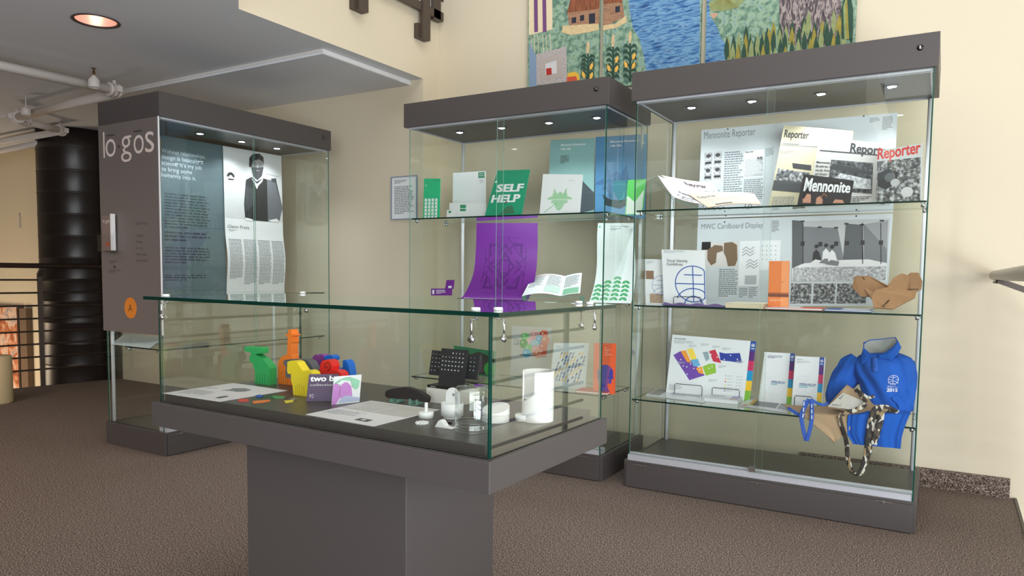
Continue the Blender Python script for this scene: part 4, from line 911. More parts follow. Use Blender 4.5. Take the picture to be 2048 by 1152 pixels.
for x, y in ((258, 610), (312, 620)):
    q = [np.array(at('c3', *z3(x+dx, y+dy), y=.0225))-cen3 for dx, dy in ((-16, 70), (4, 72), (14, -70), (-4, -70))]
    if x > 300: q = [np.array(at('c3', *z3(x+dx, y+dy), y=.0225))-cen3 for dx, dy in ((0, 70), (18, 70), (16, -60), (0, -60))]
    s = Sheet(bil(q), .0004, paper=LY); 
    for k in range(3): s.rect(.3, .05+.33*k, .7, .28+.33*k, PAPERW)
    s.build('lettering', parent=root)
SCARF = ramp_mat('woven_strap', [(0, (32, 28, 26)), (.3, (74, 62, 52)), (.45, (206, 200, 190)), (.62, (44, 40, 38)), (.78, (150, 128, 96)), (.9, (88, 74, 62))], (85, 85, 48), kind='voronoi', rough=.7, constant=True)
cen4 = np.array([at('c3', *z3(700, 640), y=.03)[0], .03, S3])
root = empty('patterned_strap', MW('c3') @ Matrix.Translation(cen4), 'black, white and brown patterned woven strap hanging in a long loop before the shirt', 'strap')
ribbon([(980, 640, .045), (900, 605, .03), (820, 612, .022), (790, 690, .022), (770, 800, .021), (755, 900, .021), (735, 1000, .021), (700, 1085, .021), (670, 1105, .021), (625, 1075, .021), (598, 980, .021), (585, 850, .021), (550, 730, .022), (530, 655, .022)],
       [.030, .034, .036, .036, .034, .031, .028, .024, .020, .020, .020, .020, .020, .020], SCARF, 'long_loop', root=root, off=cen4)
ribbon([(860, 610, .034), (845, 700, .020), (820, 790, .020), (795, 880, .020)], .026, SCARF, 'second_strand', root=root, off=cen4)
ribbon([(530, 655, .022), (600, 632, .028), (690, 600, .040), (735, 560, .05), (700, 500, .075), (655, 455, .09)], .018, SCARF, 'shelf_strand', root=root, off=cen4)
ribbon([(655, 452, .092), (720, 500, .08), (760, 520, .085), (800, 505, .10)], .013, SCARF, 'shelf_strand', root=root, off=cen4)

# ================================================================== THINGS IN THE MIDDLE SHOWCASE (c2)
a4 = lambda x, y: (780+x*.4, 180+y*.4)
GN = mat((46, 186, 130), .5, name='brochure_green'); GNL = mat((88, 190, 92), .5); TEAL = mat((138, 180, 178), .5); BLU = mat((82, 138, 182), .5)
BG = mat((30, 42, 60), .5)
def star(s, cu, cv, r, m, tri=True):
    A = s.asp; prof = [(-1, .12), (-.62, .26), (-.5, .85), (-.24, .42), (0, .62), (.24, .42), (.5, .85), (.62, .26), (1, .12)]; low = [(0, .60), (-.22, .74), (-.34, .40), (-.62, .30), (-.8, .12)]
    def ip(P, x):
        P = sorted(P); x = max(P[0][0], min(P[-1][0], x))
        for a, b in zip(P[:-1], P[1:]):
            if a[0] <= x <= b[0]: return a[1]+(b[1]-a[1])*(x-a[0])/(b[0]-a[0]+1e-9)
        return P[-1][1]
    n = 14
    for k in range(-n, n+1): x = k/n; s.rect(cu+x*r-.3*r/n, cv, cu+x*r+.3*r/n, cv+ip(prof, x)*r*A, m)
    for k in range(1, 11): y = -.08*k; wd = ip(low, y); s.rect(cu-wd*r, cv+y*r*A-.022*r*A, cu+wd*r, cv+y*r*A+.022*r*A, m)
s = psheet('c2', [(1094, 424, .56), (1188, 424, .56), (1189, 276, .58), (1101, 280, .58)], z=S1, t=.003, paper=TEAL)
s.text('Mennonite Bicentennial', .25, .92, PAPERW, h=.025, w=.55, bold=.02); s.text('1786-1986', .25, .87, PAPERW, h=.025, w=.22, bold=.02); s.para(.25, .70, .45, .80, 6, GD); star(s, .45, .35, .42, mat((104, 148, 152), .5)); s.poly([(.66, .28), (.72, .50), (1, .33), (1, .12), (.66, .08)], mat((66, 78, 84), .6))
s.build('poster', 'pale teal bicentennial poster, left of the two standing at the back of middle showcase', 'poster', 'bicentennial posters', 'c2')
s = psheet('c2', [(1190, 424, .56), (1290, 424, .56), (1294, 268, .58), (1191, 274, .58)], z=S1, t=.003, paper=BLU)
s.text('Mennonite Bicentennial', .3, .92, PAPERW, h=.024, w=.55, bold=.02); s.text('1786-1986', .3, .87, PAPERW, h=.024, w=.22, bold=.02); star(s, .42, .42, .40, mat((50, 96, 140), .5))
s.poly([(.15, .30), (.22, .17), (.5, .12), (.72, .18), (.82, .33), (.7, .25), (.5, .22), (.3, .24)], BG); s.stroke([(.3, .22), (.28, .42)], .01, BG); s.stroke([(.6, .22), (.64, .45)], .01, BG); s.circ(.92, .9, .03, PAPERW)
s.build('poster', 'blue bicentennial poster with dark boat, right of the pale teal one', 'poster', 'bicentennial posters', 'c2')
def stencil(s, t, u, v, h, w, m, lines): s.text(t, u, v, m, h=h, w=w, bold=.045); [s.rect(u, v+h*k-.003, u+w, v+h*k+.003, lines) for k in (.35, .68)]
s = psheet('c2', [(846, 437, .12), (879, 436, .12), (881, 357, .15), (848, 357, .15)], z=S1, t=.002, paper=GN)
s.text('C', .1, .8, PAPERW, h=.05, bold=.02); s.text('Crafts', .55, .93, mat((20, 110, 80), .5), h=.025, w=.4)
for k in range(4): s.rect(.08+.21*k, .02, .22+.21*k, .50, PAPERW); [s.rect(.08+.21*k, .07+.085*j, .19+.21*k, .09+.085*j, GN) for j in range(5)]
s.build('leaflet', 'narrow green leaflet with vertical white lettering at left of middle showcase', 'leaflet', None, 'c2')
s = psheet('c2', [(905, 434, .22), (972, 432, .22), (971, 342, .26), (906, 346, .26)], z=S1, t=.002, paper=mat((216, 220, 220), .5))
s.rect(.78, .86, .97, .98, mat((40, 130, 86), .5)); s.rect(.8, .90, .95, .91, PAPERW); s.rect(.8, .94, .95, .95, PAPERW); s.para(.82, .74, .95, .82, 4, INKL); s.build('letterhead', 'white letterhead sheet with green corner logo standing beside green leaflet', 'paper', None, 'c2')
s = psheet('c2', [(898, 434, .14), (972, 433, .14), (972, 406, .155), (899, 406, .155)], z=S1, t=.002, paper=mat((222, 226, 226), .5)); s.rect(.3, .45, .46, .88, mat((50, 140, 100), .5)); s.rect(.3, .6, .46, .64, PAPERW); s.build('envelope', 'white envelope with small green logo in front of the letterhead', 'envelope', None, 'c2')
s = psheet('c2', [(893, 435, .10), (910, 435, .10), (911, 420, .115), (894, 420, .115)], z=S1, t=.0012, paper=mat((222, 226, 226), .5)); s.rect(.2, .6, .5, .9, mat((50, 140, 100), .5)); s.build('business_card', 'small white business card before left end of the envelope', 'card', None, 'c2')
s = psheet('c2', [(969, 433, .10), (1043, 430, .10), (1060, 339, .17), (995, 341, .17)], z=S1, t=.003, paper=mat((24, 150, 112), .5))
stencil(s, 'SELF', .14, .53, .16, .76, PAPERW, mat((24, 150, 112), .5)); stencil(s, 'HELP', .08, .30, .16, .78, PAPERW, mat((24, 150, 112), .5)); s.circ(.06, .75, .03, PAPERW); s.poly([(.4, .03), (.55, .2), (.7, .22), (.8, .05)], mat((60, 110, 80), .6)); s.circ(.5, .3, .04, mat((90, 80, 76), .6))
s.build('poster', 'green SELF HELP sheet with slanting white lettering on the middle showcase top shelf', 'poster', None, 'c2')
s = psheet('c2', [(1079, 426, .09), (1159, 423, .09), (1165, 349, .13), (1086, 348, .13)], z=S1, t=.008, paper=PAPERW)
star(s, .48, .36, .30, GNL); s.stroke([(.12, .05), (.42, .28)], .012, GNL); s.text('Sunday', .68, .83, INKG, h=.018, w=.12); s.build('white_booklet', 'white booklet with bright green leaf star on middle showcase top shelf', 'booklet', None, 'c2')
s = psheet('c2', [(1250, 427, .30), (1285, 429, .30), (1292, 358, .34), (1256, 360, .34)], z=S1, t=.003, paper=GNL); s.poly([(.05, .02), (.95, .02), (.95, .7), (.5, .35), (.05, .55)], mat((210, 224, 210), .5)); s.build('green_booklet', 'light green booklet with pale zigzag at right end of middle showcase top shelf', 'booklet', None, 'c2')
# second shelf
PURP = mat((118, 42, 150), .45, name='poster_purple'); PURD = mat((88, 26, 120), .5)
pb = [at('c2', 913, 600, y=.10), at('c2', 1046, 600, y=.10), at('c2', 1071, 550, y=.20), at('c2', 1075, 446, y=.38), at('c2', 953, 446, y=.38), at('c2', 946, 550, y=.22)]
def purple(u, v):
    lo0, lo1 = pb[0].copy(), pb[1].copy(); lo0[2] = lo1[2] = S2+.002
    P = [lo0*(1-u)+lo1*u, np.append((pb[0]*(1-u)+pb[1]*u)[:2]+[0.0, .07], S2+.012), pb[5]*(1-u)+pb[2]*u+[0, .0, 0], (pb[5]*(1-u)+pb[2]*u)*.5+(pb[4]*(1-u)+pb[3]*u)*.5+[0, .012, 0], pb[4]*(1-u)+pb[3]*u]
    t = v*4; i = min(3, int(t)); f = t-i; p0, p1, p2, p3 = P[max(0, i-1)], P[i], P[i+1], P[min(4, i+2)]
    return .5*((2*p1)+(-p0+p2)*f+(2*p0-5*p1+4*p2-p3)*f*f+(-p0+3*p1-3*p2+p3)*f**3)
s = Sheet(purple, .001, nu=8, nv=24, paper=PURP, step=.0004)
NX, NY = 38, 50
for i_ in range(NX):
    for j_ in range(NY):
        x, y = abs(i_-(NX-1)/2), abs(j_-(NY-1)/2); a, m_, q = x+y*.8, max(x*1.25, y), abs(x-y)
        on = (int(a) in (6, 7, 17) and m_ < 20) or (14 < m_ < 16 and a > 18) or (int(m_) in (4,)) or (int(a) in (11, 12) and q > 3) or (int(m_) == 19 and a < 27 and int(a) % 2) or (int(q) == 9 and a < 22 and m_ > 8)
        if on: s.rect(.10+.8*i_/NX, .24+.68*j_/NY, .10+.8*(i_+.82)/NX, .24+.68*(j_+.82)/NY, PURD, lift=.0004)
s.text('Mennonite', .05, .175, PAPERW, h=.03, w=.5, bold=.025); s.para(.06, .12, .5, .155, 3, PAPERW)
s.build('purple_poster', 'purple curved Mennonite poster with darker geometric pattern', 'poster', None, 'c2')
s = psheet('c2', [(862, 591, .10), (904, 591, .10), (904, 577, .102), (862, 577, .102)], t=.001, paper=PURP); s.para(.25, .2, .7, .8, 4, PAPERW); s.rect(.06, .2, .16, .8, PAPERW); s.build('business_card', 'purple business card lying flat-edge on clear feet, left of purple poster', 'card', 'purple cards', 'c2')
s = psheet('c2', [(890, 578, .13), (907, 578, .13), (909, 560, .132), (893, 560, .132)], t=.001, paper=PURP); s.rect(.35, .1, .75, .35, PAPERW); s.build('business_card', 'upright purple business card standing behind the flat one', 'card', 'purple cards', 'c2')
p = at('c2', 886, 594, y=.11); root = empty('card_feet', MW('c2') @ Matrix.Translation((p[0], .11, S2)), 'clear little stand carrying the purple business cards', 'stand')
for dx in (-.05, .0, .05):
    b = MB(); b.lathe([(0, 0), (.008, 0), (.008, .012), (.004, .02), (0, .02)], CLEAR, c=(dx, 0, 0), n=12); b.build('foot', root)
b = MB(); b.box(-.07, -.012, .020, .07, .03, .022, CLEAR); b.build('plate', root)
# acrylic reading stand with open brochure
o2 = np.array([at('c2', 1100, 600, y=.16)[0], .16, S2]); st = empty('acrylic_stand', MW('c2') @ Matrix.Translation(o2), 'clear acrylic stand carrying an open three-panel brochure in the middle showcase', 'stand')
cq = corners('c2', [(1044, 590, .10), (1160, 590, .10), (1164, 549, .24), (1064, 552, .24)])
loc = [p-o2 for p in cq]
b = MB(); b.prism([p-[0, 0, .006] for p in loc], (0, 0, -.003), CLEAR, EDGEL); b.build('tilted_plate', st)
for i in (0, 1):
    b = MB(); x, y, z = loc[i]; b.box(x, y, 0, x+.003, y+.05, z-.008, CLEAR, [EDGEL]*2+[CLEAR]*2+[EDGEL]*2); b.build('support', st)
def zig(u, v):
    q = bil(cq)(u, v); q[2] += .016*abs(math.sin(math.pi*1.5*u+.0))-.006; return q
s = Sheet(zig, .001, nu=18, nv=2, paper=PAPERW, step=.0005)
for k in range(3): s.para(.04+.33*k, .35, .30+.33*k, .9, 9, INKG)
s.rect(.36, .1, .64, .4, mat((190, 214, 206), .5)); s.rect(.70, .03, .97, .3, mat((120, 186, 150), .5)); s.rect(.05, .93, .5, .95, mat((200, 90, 80), .5))
s.build('brochure', 'open white three-panel brochure with green tints on acrylic stand', 'brochure', None, 'c2')
c_ = [at('c2', 1178, 603, y=.10), at('c2', 1262, 603, y=.16), at('c2', 1268, 446, y=.44), at('c2', 1196, 446, y=.36)]; c_[0][2] = c_[1][2] = S2+.002
def wcur(u, v):
    a = c_[0]*(1-u)+c_[1]*u; d = c_[3]*(1-u)+c_[2]*u; k = v; q = a*(1-k)+d*k; q[1] += .09*math.sin(math.pi*min(1, v*1.0))*(1-v); return q
s = Sheet(wcur, .001, nu=6, nv=16, paper=mat((214, 224, 224), .5), step=.0004)
s.circ(.06, .95, .03, GN); s.text('Mennonite Central Committee', .35, .95, GD, h=.014, w=.5); s.para(.35, .90, .7, .93, 2, INKG)
GC = mat((48, 156, 92), .5)
for j, (x, n_) in enumerate(((.12, 4), (.33, 5), (.56, 6), (.78, 5))):
    for k in range(n_): s.circ(x, .03+.05*k, .10, GC, n=16, a0=0, a1=math.pi); s.circ(x, .03+.05*k, .03, mat((214, 224, 224), .5), n=10)
s.build('curved_poster', 'white curved poster with green arch pattern along its lower edge', 'poster', None, 'c2')
# third shelf
b3 = lambda x, y: (780+x*.3646, 580+y*.3646)
s = psheet('c2', [(905, 752, .30), (990, 756, .30), (992, 703, .33), (908, 691, .33)], z=S3, t=.003, paper=mat((24, 120, 82), .5)); s.poly([(.05, .05), (.95, .05), (1, .7), (.6, .9), (.2, .6)], mat((40, 44, 44), .5)); s.circ(.88, .3, .14, mat((40, 150, 60), .5)); s.build('record_sleeve', 'green and black sleeve standing behind the black calendar', 'sleeve', None, 'c2')
s = psheet('c2', [(1021, 762, .46), (1098, 766, .46), (1104, 656, .48), (1024, 651, .48)], z=S3, t=.003, paper=mat((200, 204, 204), .5))
rr = random.Random(5); cols = [(120, 214, 130), (240, 170, 178), (232, 90, 66), (90, 190, 232), (240, 140, 110), (250, 200, 210), (50, 170, 70), (170, 220, 240), (236, 96, 60)]
s.prect(1041, 658, 1094, 720, mat((206, 196, 194), .5))
for i, (x, y) in enumerate(((1051, 677), (1070, 673), (1088, 671), (1080, 683), (1091, 684), (1060, 690), (1048, 692), (1070, 694), (1087, 699), (1058, 704), (1072, 706), (1086, 711), (1054, 714), (1076, 714))):
    u, v = s.uv(x, y); s.circ(u, v, .105, mat(cols[i % 9], .3), n=24); s.circ(u-.03, v+.02, .02, mat((250, 250, 250), .3), n=10)
s.prect(1041, 718, 1094, 720, GD); s.prect(1028, 682, 1038, 696, mat((150, 150, 152), .5)); s.ppara(1029, 684, 1037, 694, 4, PAPERW)
s.build('gumball_poster', 'pale sheet picturing a box of coloured gumballs, left on lower shelf of middle showcase', 'poster', None, 'c2')
s = psheet('c2', [(1099, 755, .18), (1171, 763, .18), (1178, 686, .24), (1108, 686, .24)], z=S3, t=.003, paper=mat((212, 220, 226), .5))
cc3 = [(52, 82, 140), (226, 178, 92), (110, 130, 160), (236, 200, 130), (84, 106, 150)]
for i in range(9):
    for j in range(9):
        u = .08+.085*i+.03*j*0; v = .13+.075*j; u2 = u+.02*j
        if u2 < .92 and (i+j) % 7 != 6: s.poly([(u2-.03, v), (u2+.012, v), (u2+.05, v+.062), (u2+.008, v+.062)], mat(cc3[(i*2+j*3) % 5], .5))
s.text('MCC', .08, .9, NAVY, h=.03, w=.14); s.build('pattern_poster', 'white poster with slanting blue and yellow block pattern in the middle showcase', 'poster', None, 'c2')
s = psheet('c2', [(1186, 779, .12), (1230, 782, .12), (1232, 687, .16), (1188, 686, .16)], z=S3, t=.003, paper=mat((232, 96, 52), .5))
for i, t in enumerate(('In', 'Search', 'of a', 'Country')): s.text(t, .52, .90-.045*i, mat((250, 200, 180), .5), h=.028, bold=.02)
VI = mat((66, 60, 158), .5)
s.poly([(.55+.36*math.cos(a), .40+.17*math.sin(a)) for a in [math.pi*(-.05+1.15*k/20) for k in range(21)]]+[(.2, .28), (.3, .12), (.28, .03), (.78, .03), (.66, .12), (.66, .2), (.8, .2), (.84, .24), (.82, .28), (.93, .31), (.88, .38)], VI)
s.build('leaflet', 'orange leaflet with violet head silhouette on lower shelf of middle showcase', 'leaflet', None, 'c2')
book('c2', 1150, 1212, .07, .22, S3, .010, mat((206, 84, 60), .5), 'red-covered book lying before the orange head leaflet', rotz=.12)

# ================================================================== POSTERS IN THE LEFT SHOWCASE (c1), facing +x
def c1sheet(pts, lx, t, paper, z=None, bend=0, nv=1, tilt=0):
    c = [np.array(at('c1', x, y, x=lx+(tilt if i > 1 else 0))) for i, (x, y) in enumerate(pts)]
    if z: c[0][2] = c[1][2] = z
    f = bil(c)
    g = (lambda u, v: f(u, v)+np.array([bend*.5*(1-math.cos(2*math.pi*min(1, v/.45))), 0, 0])) if bend else f
    return Sheet(g, t, nv=nv, paper=paper, px=pts, step=.0005)
a1 = lambda x, y: (180+x*.382, 180+y*.382)
TEA = mat((88, 106, 112), .5, name='slate_poster'); TXT = mat((190, 204, 208), .5); TXD = mat((52, 62, 68), .6)
s = c1sheet([(322, 588), a1(716, 1062), a1(695, 291), (322, 270)], .19, .003, TEA, z=.9455)
for i, t in enumerate(('Without relationships,', 'design is basically a', 'science. It\u2019s my job', 'to bring some', 'humanity into it.')):
    x1 = (410, 405, 402, 383, 391)[i]; u, v = s.uv(318, 298+i*11.5); u1, _ = s.uv(x1, 302+i*11); s.text(t, -.07+.075, v-.012, TXT, h=.026, w=u1-.0)
for y0, y1, n in ((385, 455, 12), (460, 482, 3), (491, 527, 6), (548, 563, 3)): s.ppara(329, y0, 420, y1, n, TXD, ragged=.12)
s.build('quote_poster', 'slate grey-blue text poster quoting Without relationships, left in the left showcase', 'poster', None, 'c1')
s = c1sheet([a1(716, 1062), a1(1018, 1062), a1(1001, 345), a1(696, 292)], .20, .002, PAPERW, z=.9455, bend=.02, nv=44)
PH = mat((206, 209, 211), .6); s.rect(0, .515, 1, 1, PH)
def q1(*pts): return [s.uv(*a1(*p)) for p in pts]
D1, D2, D3 = mat((40, 41, 43), .6), mat((64, 66, 70), .6), mat((104, 108, 114), .6); FA = mat((150, 150, 150), .6)
s.poly(q1((716, 432), (768, 440), (770, 498), (712, 490)), mat((226, 228, 229), .6)); s.circ(*s.uv(*a1(736, 455)), .065, D1, n=20, a0=0, a1=math.pi); s.circ(*s.uv(*a1(736, 457)), .03, mat((226, 228, 229), .6), n=14, a0=0, a1=math.pi); s.poly(q1((722, 462), (752, 465), (752, 472), (722, 470)), D1)
s.stroke(q1((925, 465), (925, 440), (985, 455)), .008, INKG)
s.poly(q1((815, 470), (845, 455), (870, 480), (905, 462), (930, 470), (975, 480), (1012, 620), (990, 690), (975, 690), (920, 690), (812, 680), (805, 600)), D1)   # jacket
s.poly(q1((925, 470), (970, 485), (1012, 625), (985, 692), (930, 686)), D3); s.poly(q1((945, 465), (972, 462), (976, 482), (955, 484)), D2)   # book held at the side
s.poly(q1((812, 500), (806, 600), (812, 640), (860, 600), (850, 520)), D2)
s.poly(q1((842, 460), (872, 492), (905, 462), (900, 480), (880, 500), (872, 520), (860, 490)), PAPERW)   # collar
s.poly(q1((846, 350), (905, 350), (906, 410), (895, 450), (872, 466), (852, 448), (844, 400)), FA)   # face
s.poly(q1((843, 405), (906, 405), (898, 450), (875, 472), (852, 450)), D2)   # beard
s.poly(q1((830, 400), (832, 355), (850, 335), (885, 333), (905, 352), (908, 395), (902, 375), (880, 362), (850, 372), (842, 405)), D1)  # hair
for x in (862, 888): s.circ(*s.uv(*a1(x, 388)), .022, D1, n=14); s.circ(*s.uv(*a1(x, 388)), .015, FA, n=14)
s.poly(q1((873, 390), (880, 408), (870, 408)), mat((176, 176, 176), .6)); s.poly(q1((866, 420), (886, 420), (884, 424), (868, 424)), FA)
s.poly(q1((930, 684), (975, 676), (992, 690), (960, 694)), PAPERW); s.poly(q1((812, 668), (850, 678), (850, 688), (812, 682)), PAPERW)
s.text('Glenn Fretz', .04, .445, GD, h=.022, w=.36); s.para(.06, .42, .2, .435, 2, INKG)
for k in range(4): s.para(.04+.245*k, .05+(.0 if k else .04), .04+.245*k+.21, .37, 30, INKG, ragged=.08)
s.build('portrait_poster', 'white poster with black and white photo of bearded person holding a book', 'poster', None, 'c1')
s = c1sheet([(228, 690), (300, 697), (318, 672), (262, 660)], .3, .002, PAPERW); 
c_ = [at('c1', x, y, z=.629) for x, y in ((222, 689), (300, 697), (330, 676), (250, 668))]
s = Sheet(bil([p+[0, 0, .004] for p in c_]), .003, paper=mat((190, 200, 202), .4)); s.para(.1, .2, .9, .8, 8, INKL); s.build('paper_sheet', 'pale sheet lying on low shelf of the left showcase', 'paper', None, 'c1')
o = at('c1', 300, 690, z=.628)
#PARTS4
# ================================================================== THINGS ON THE DISPLAY TABLE
def tb(px_, py_, **k): return np.array(at('tb', px_, py_, **k))
z8 = lambda x, y: (480+x*.15625, 640+y*.15625)
z9 = lambda x, y: (740+x*.19095, 670+y*.19095)
def outline(pts, yy, zf=z8):
    out = []
    for x, y in pts:
        if y > 1500: p = tb(*zf(x, 900), y=yy); p[2] = DZ
        else: p = tb(*zf(x, y), y=yy); p[2] = max(DZ, p[2]) if p[2] > DZ+.007 else DZ
        out.append(p)
    return out
def chaikin(P):
    out = []; n = len(P)
    for i in range(n):
        a, b = P[i-1], P[i]; c = P[(i+1) % n]
        if b[2] <= DZ+1e-6: out.append(b)
        else: out += [b*.78+a*.22, b*.95+(a+c)*.025, b*.78+c*.22]
    return out
def figure(name, pts, yy, th, col, label, kids=(), grooves=0):
    m = mat(col, .35, spec=.5); P = chaikin(outline(pts, yy)); c = np.array([sum(p[0] for p in P)/len(P), yy+th/2, DZ])
    root = empty(name, MW('tb') @ Matrix.Translation(c), label, 'toy animal', 'puzzle animals on the table')
    b = MB(); b.prism([p-c for p in P], (0, th, 0), m); o = b.build('body', root, fix=True)
    for nm, kp, dy, tk in kids:
        q = chaikin(outline(kp, yy+dy)); b = MB(); b.prism([p-c for p in q], (0, tk, 0), m); b.build(nm, root, fix=True)
    if grooves:
        x0, x1, zt_ = grooves; xa = tb(*z8(x0, 700), y=yy)[0]; xb = tb(*z8(x1, 700), y=yy)[0]; zz = tb(*z8(x0, zt_), y=yy)[2]; b = MB(); md = mat(tuple(int(v*.6) for v in col), .6)
        for k in range(5):
            x = xa+(xb-xa)*(k+.5)/5; b.box(x-.0006-c[0], -th/2-.0004, .001, x+.0006-c[0], -th/2+.001, zz-DZ-(.004*abs(k-2)), md)
        b.build('leg_grooves', root)
    return root
figure('moose_figure', [(145, 430), (190, 437), (215, 450), (290, 500), (350, 570), (378, 620), (375, 825), (215, 822), (180, 808), (192, 780), (192, 700), (190, 640), (170, 600), (160, 560), (165, 538), (150, 545), (125, 540), (118, 500), (122, 465)], tb(*z8(300, 824), z=DZ)[1], .030, (44, 168, 92),
       'green moose-shaped block with scalloped antlers at left of the table',
       kids=[('antlers', [(52, 342), (68, 342), (80, 360), (95, 345), (108, 360), (122, 346), (135, 362), (150, 347), (163, 362), (178, 348), (190, 363), (205, 349), (220, 362), (260, 352), (262, 385), (258, 432), (190, 436), (145, 434), (120, 410), (75, 405), (54, 385)], -.003, .034)], grooves=(200, 370, 660))
yg = tb(*z8(580, 825), z=DZ)[1]
figure('giraffe_figure', [(617, 122), (655, 122), (658, 182), (680, 186), (690, 196), (682, 208), (660, 210), (655, 230), (668, 255), (665, 290), (655, 300), (655, 440), (668, 500), (690, 560), (700, 620), (700, 9999), (500, 9999), (487, 805), (487, 570), (500, 510), (540, 465), (590, 445), (602, 430), (612, 215), (590, 208), (580, 190), (592, 178), (615, 180)], yg, .030, (246, 128, 44),
       'tall orange giraffe-shaped block behind the yellow horse', grooves=(500, 620, 640))
figure('elephant_figure', [(560, 520), (600, 508), (740, 500), (820, 503), (880, 530), (920, 600), (945, 660), (950, 720), (950, 9999), (700, 9999), (690, 760), (650, 742), (600, 745), (585, 720), (580, 650), (590, 600), (575, 582), (552, 560)], yg-.045, .032, (92, 96, 102), 'dark grey elephant-shaped block between orange giraffe and yellow horse')
yy = tb(*z8(740, 965), z=DZ)[1]
figure('horse_figure', [(605, 540), (640, 522), (690, 520), (730, 540), (760, 590), (800, 650), (820, 657), (850, 645), (880, 645), (915, 665), (935, 690), (935, 9999), (690, 9999), (668, 950), (680, 930), (672, 830), (655, 790), (650, 700), (655, 680), (640, 692), (610, 685), (600, 640), (605, 600)], yy, .030, (240, 214, 44), 'yellow horse-shaped block in front of the grey elephant', grooves=(700, 830, 800))
figure('squirrel_figure', [(925, 480), (950, 450), (985, 440), (1000, 458), (1020, 438), (1050, 440), (1075, 470), (1060, 520), (1050, 560), (1045, 640), (1060, 9999), (980, 9999), (985, 640), (950, 560), (940, 520)], yg+.06, .028, (142, 70, 160), 'purple animal-shaped block behind the red ram block')
figure('cat_figure', [(1075, 480), (1110, 450), (1160, 450), (1190, 478), (1188, 510), (1165, 520), (1165, 560), (1200, 620), (1290, 640), (1315, 600), (1315, 520), (1345, 510), (1385, 560), (1440, 9999), (1090, 9999), (1100, 560), (1090, 520)], yg+.02, .030, (14, 104, 206), 'blue animal-shaped block with upright tail behind the red ram block')
root = figure('ram_figure', [(1000, 660), (1025, 610), (1030, 560), (1055, 522), (1110, 505), (1160, 530), (1180, 590), (1170, 645), (1200, 642), (1245, 648), (1285, 680), (1300, 725), (1300, 9999), (1005, 9999)], yg-.06, .032, (226, 40, 40), 'red ram-shaped block with spiral horn behind the two cards')
P = [tb(*z8(1105+(8+6.5*k*.5)*math.cos(k*.55), 592+(10+8.0*k*.5)*math.sin(k*.55)), y=yg-.0615)-np.array(root.matrix_world.translation if False else (0, 0, 0)) for k in range(15)]
c_ = MW('tb').inverted() @ root.matrix_world.translation
b = MB(); b.tube([p-np.array(c_) for p in P], .0011, mat((120, 14, 18), .5), n=6); b.build('spiral_horn', root)

# small flat colour chips
def chip(pts, col, label, zf=z8):
    q = [tb(*zf(*p), z=DZ) for p in pts]; c = sum(q)/len(q); c[2] = DZ
    b = MB(); b.prism([p-c+[0, 0, .0004] for p in q], (0, 0, .0022), mat(col, .5))
    o = b.build('puzzle_chip', fix=True); o.matrix_world = MW('tb') @ Matrix.Translation(c); tag(o, label, 'chip', 'flat colour chips')
zA = lambda x, y: (300+x*.2778, 580+y*.2778)
chip([(630, 797), (650, 790), (712, 790), (710, 803), (640, 806)], (214, 72, 56), 'small flat red chip on the table deck', zA)
chip([(760, 764), (790, 758), (820, 766), (800, 776), (765, 774)], (44, 92, 180), 'small flat blue chip on the table deck', zA)
chip([(872, 770), (900, 765), (974, 772), (965, 782), (905, 784), (880, 778)], (70, 150, 90), 'small flat green chip on the table deck', zA)
chip([(735, 806), (790, 800), (862, 795), (866, 802), (810, 812), (745, 818)], (232, 128, 66), 'small flat orange chip on the table deck', zA)
chip([(966, 802), (1034, 796), (1030, 808), (975, 817)], (222, 204, 70), 'small flat yellow chip on the table deck', zA)
chip([(1006, 788), (1035, 782), (1060, 790), (1030, 797)], (130, 128, 126), 'small flat grey chip on the table deck', zA)

# cards
def stand_card(pts, lean, paper, h, t=.0015):
    q = [tb(*p, z=DZ) for p in pts[:2]]; u = q[1]-q[0]; n = np.cross(u, [0, 0, 1]); n /= np.linalg.norm(n)
    return q
q0 = tb(*z8(845, 1040), z=DZ); q1_ = tb(*z8(1170, 1035), z=DZ); d = (q1_-q0)
q0[2] = q1_[2] = DZ; q1b = q0+d*1.18; hh = tb(*z8(845, 700), y=q0[1])[2]-DZ
DP = mat((62, 24, 78), .45); WHT = mat((252, 252, 252), .5)
s = Sheet(bil([q0, q1b, q1b+[0, .012, hh], q0+[0, .012, hh]]), .002, paper=DP)
s.text('two by', .07, .72, PAPERW, h=.22, w=1.10*.93, bold=.03) if False else (s.text('two b', .07, .74, WHT, h=.20, w=.78, bold=.03), s.text('collection', .08, .56, mat((210, 206, 214), .5), h=.09, w=.80))
s.text('92', .09, .12, mat((190, 184, 196), .5), h=.14, w=.15); 
s.build('folded_card', 'dark purple two by two collection card standing in front of the toy animals', 'card', None, 'tb')
q0 = tb(*z8(1172, 1085), z=DZ); q1_ = tb(*z8(1528, 1050), z=DZ); q0[2] = q1_[2] = DZ; hh = tb(*z8(1172, 730), y=q0[1])[2]-DZ
LV = mat((196, 132, 204), .35); MG = mat((150, 206, 176), .35); LB2 = mat((176, 184, 214), .35)
s = Sheet(bil([q0, q1_, q1_+[0, .010, hh], q0+[0, .010, hh]]), .002, paper=mat((226, 228, 232), .35))
s.poly([(0, .42)]+[(.05+.9*k/12, .78+.16*math.sin(k/12*math.pi)) for k in range(13)]+[(.93, .55), (.82, .46), (.70, .58), (.62, .80), (.3, .85), (.12, .72)], MG)
s.poly([(0, 0), (.15, 0), (.26, .2), (.72, .25)]+[(.72-.01*k, .25+.05*k) for k in range(1, 8)]+[(.52, .74), (.42, .78), (.3, .70), (.25, .62), (.18, .72), (.08, .76), (0, .70)], LV)
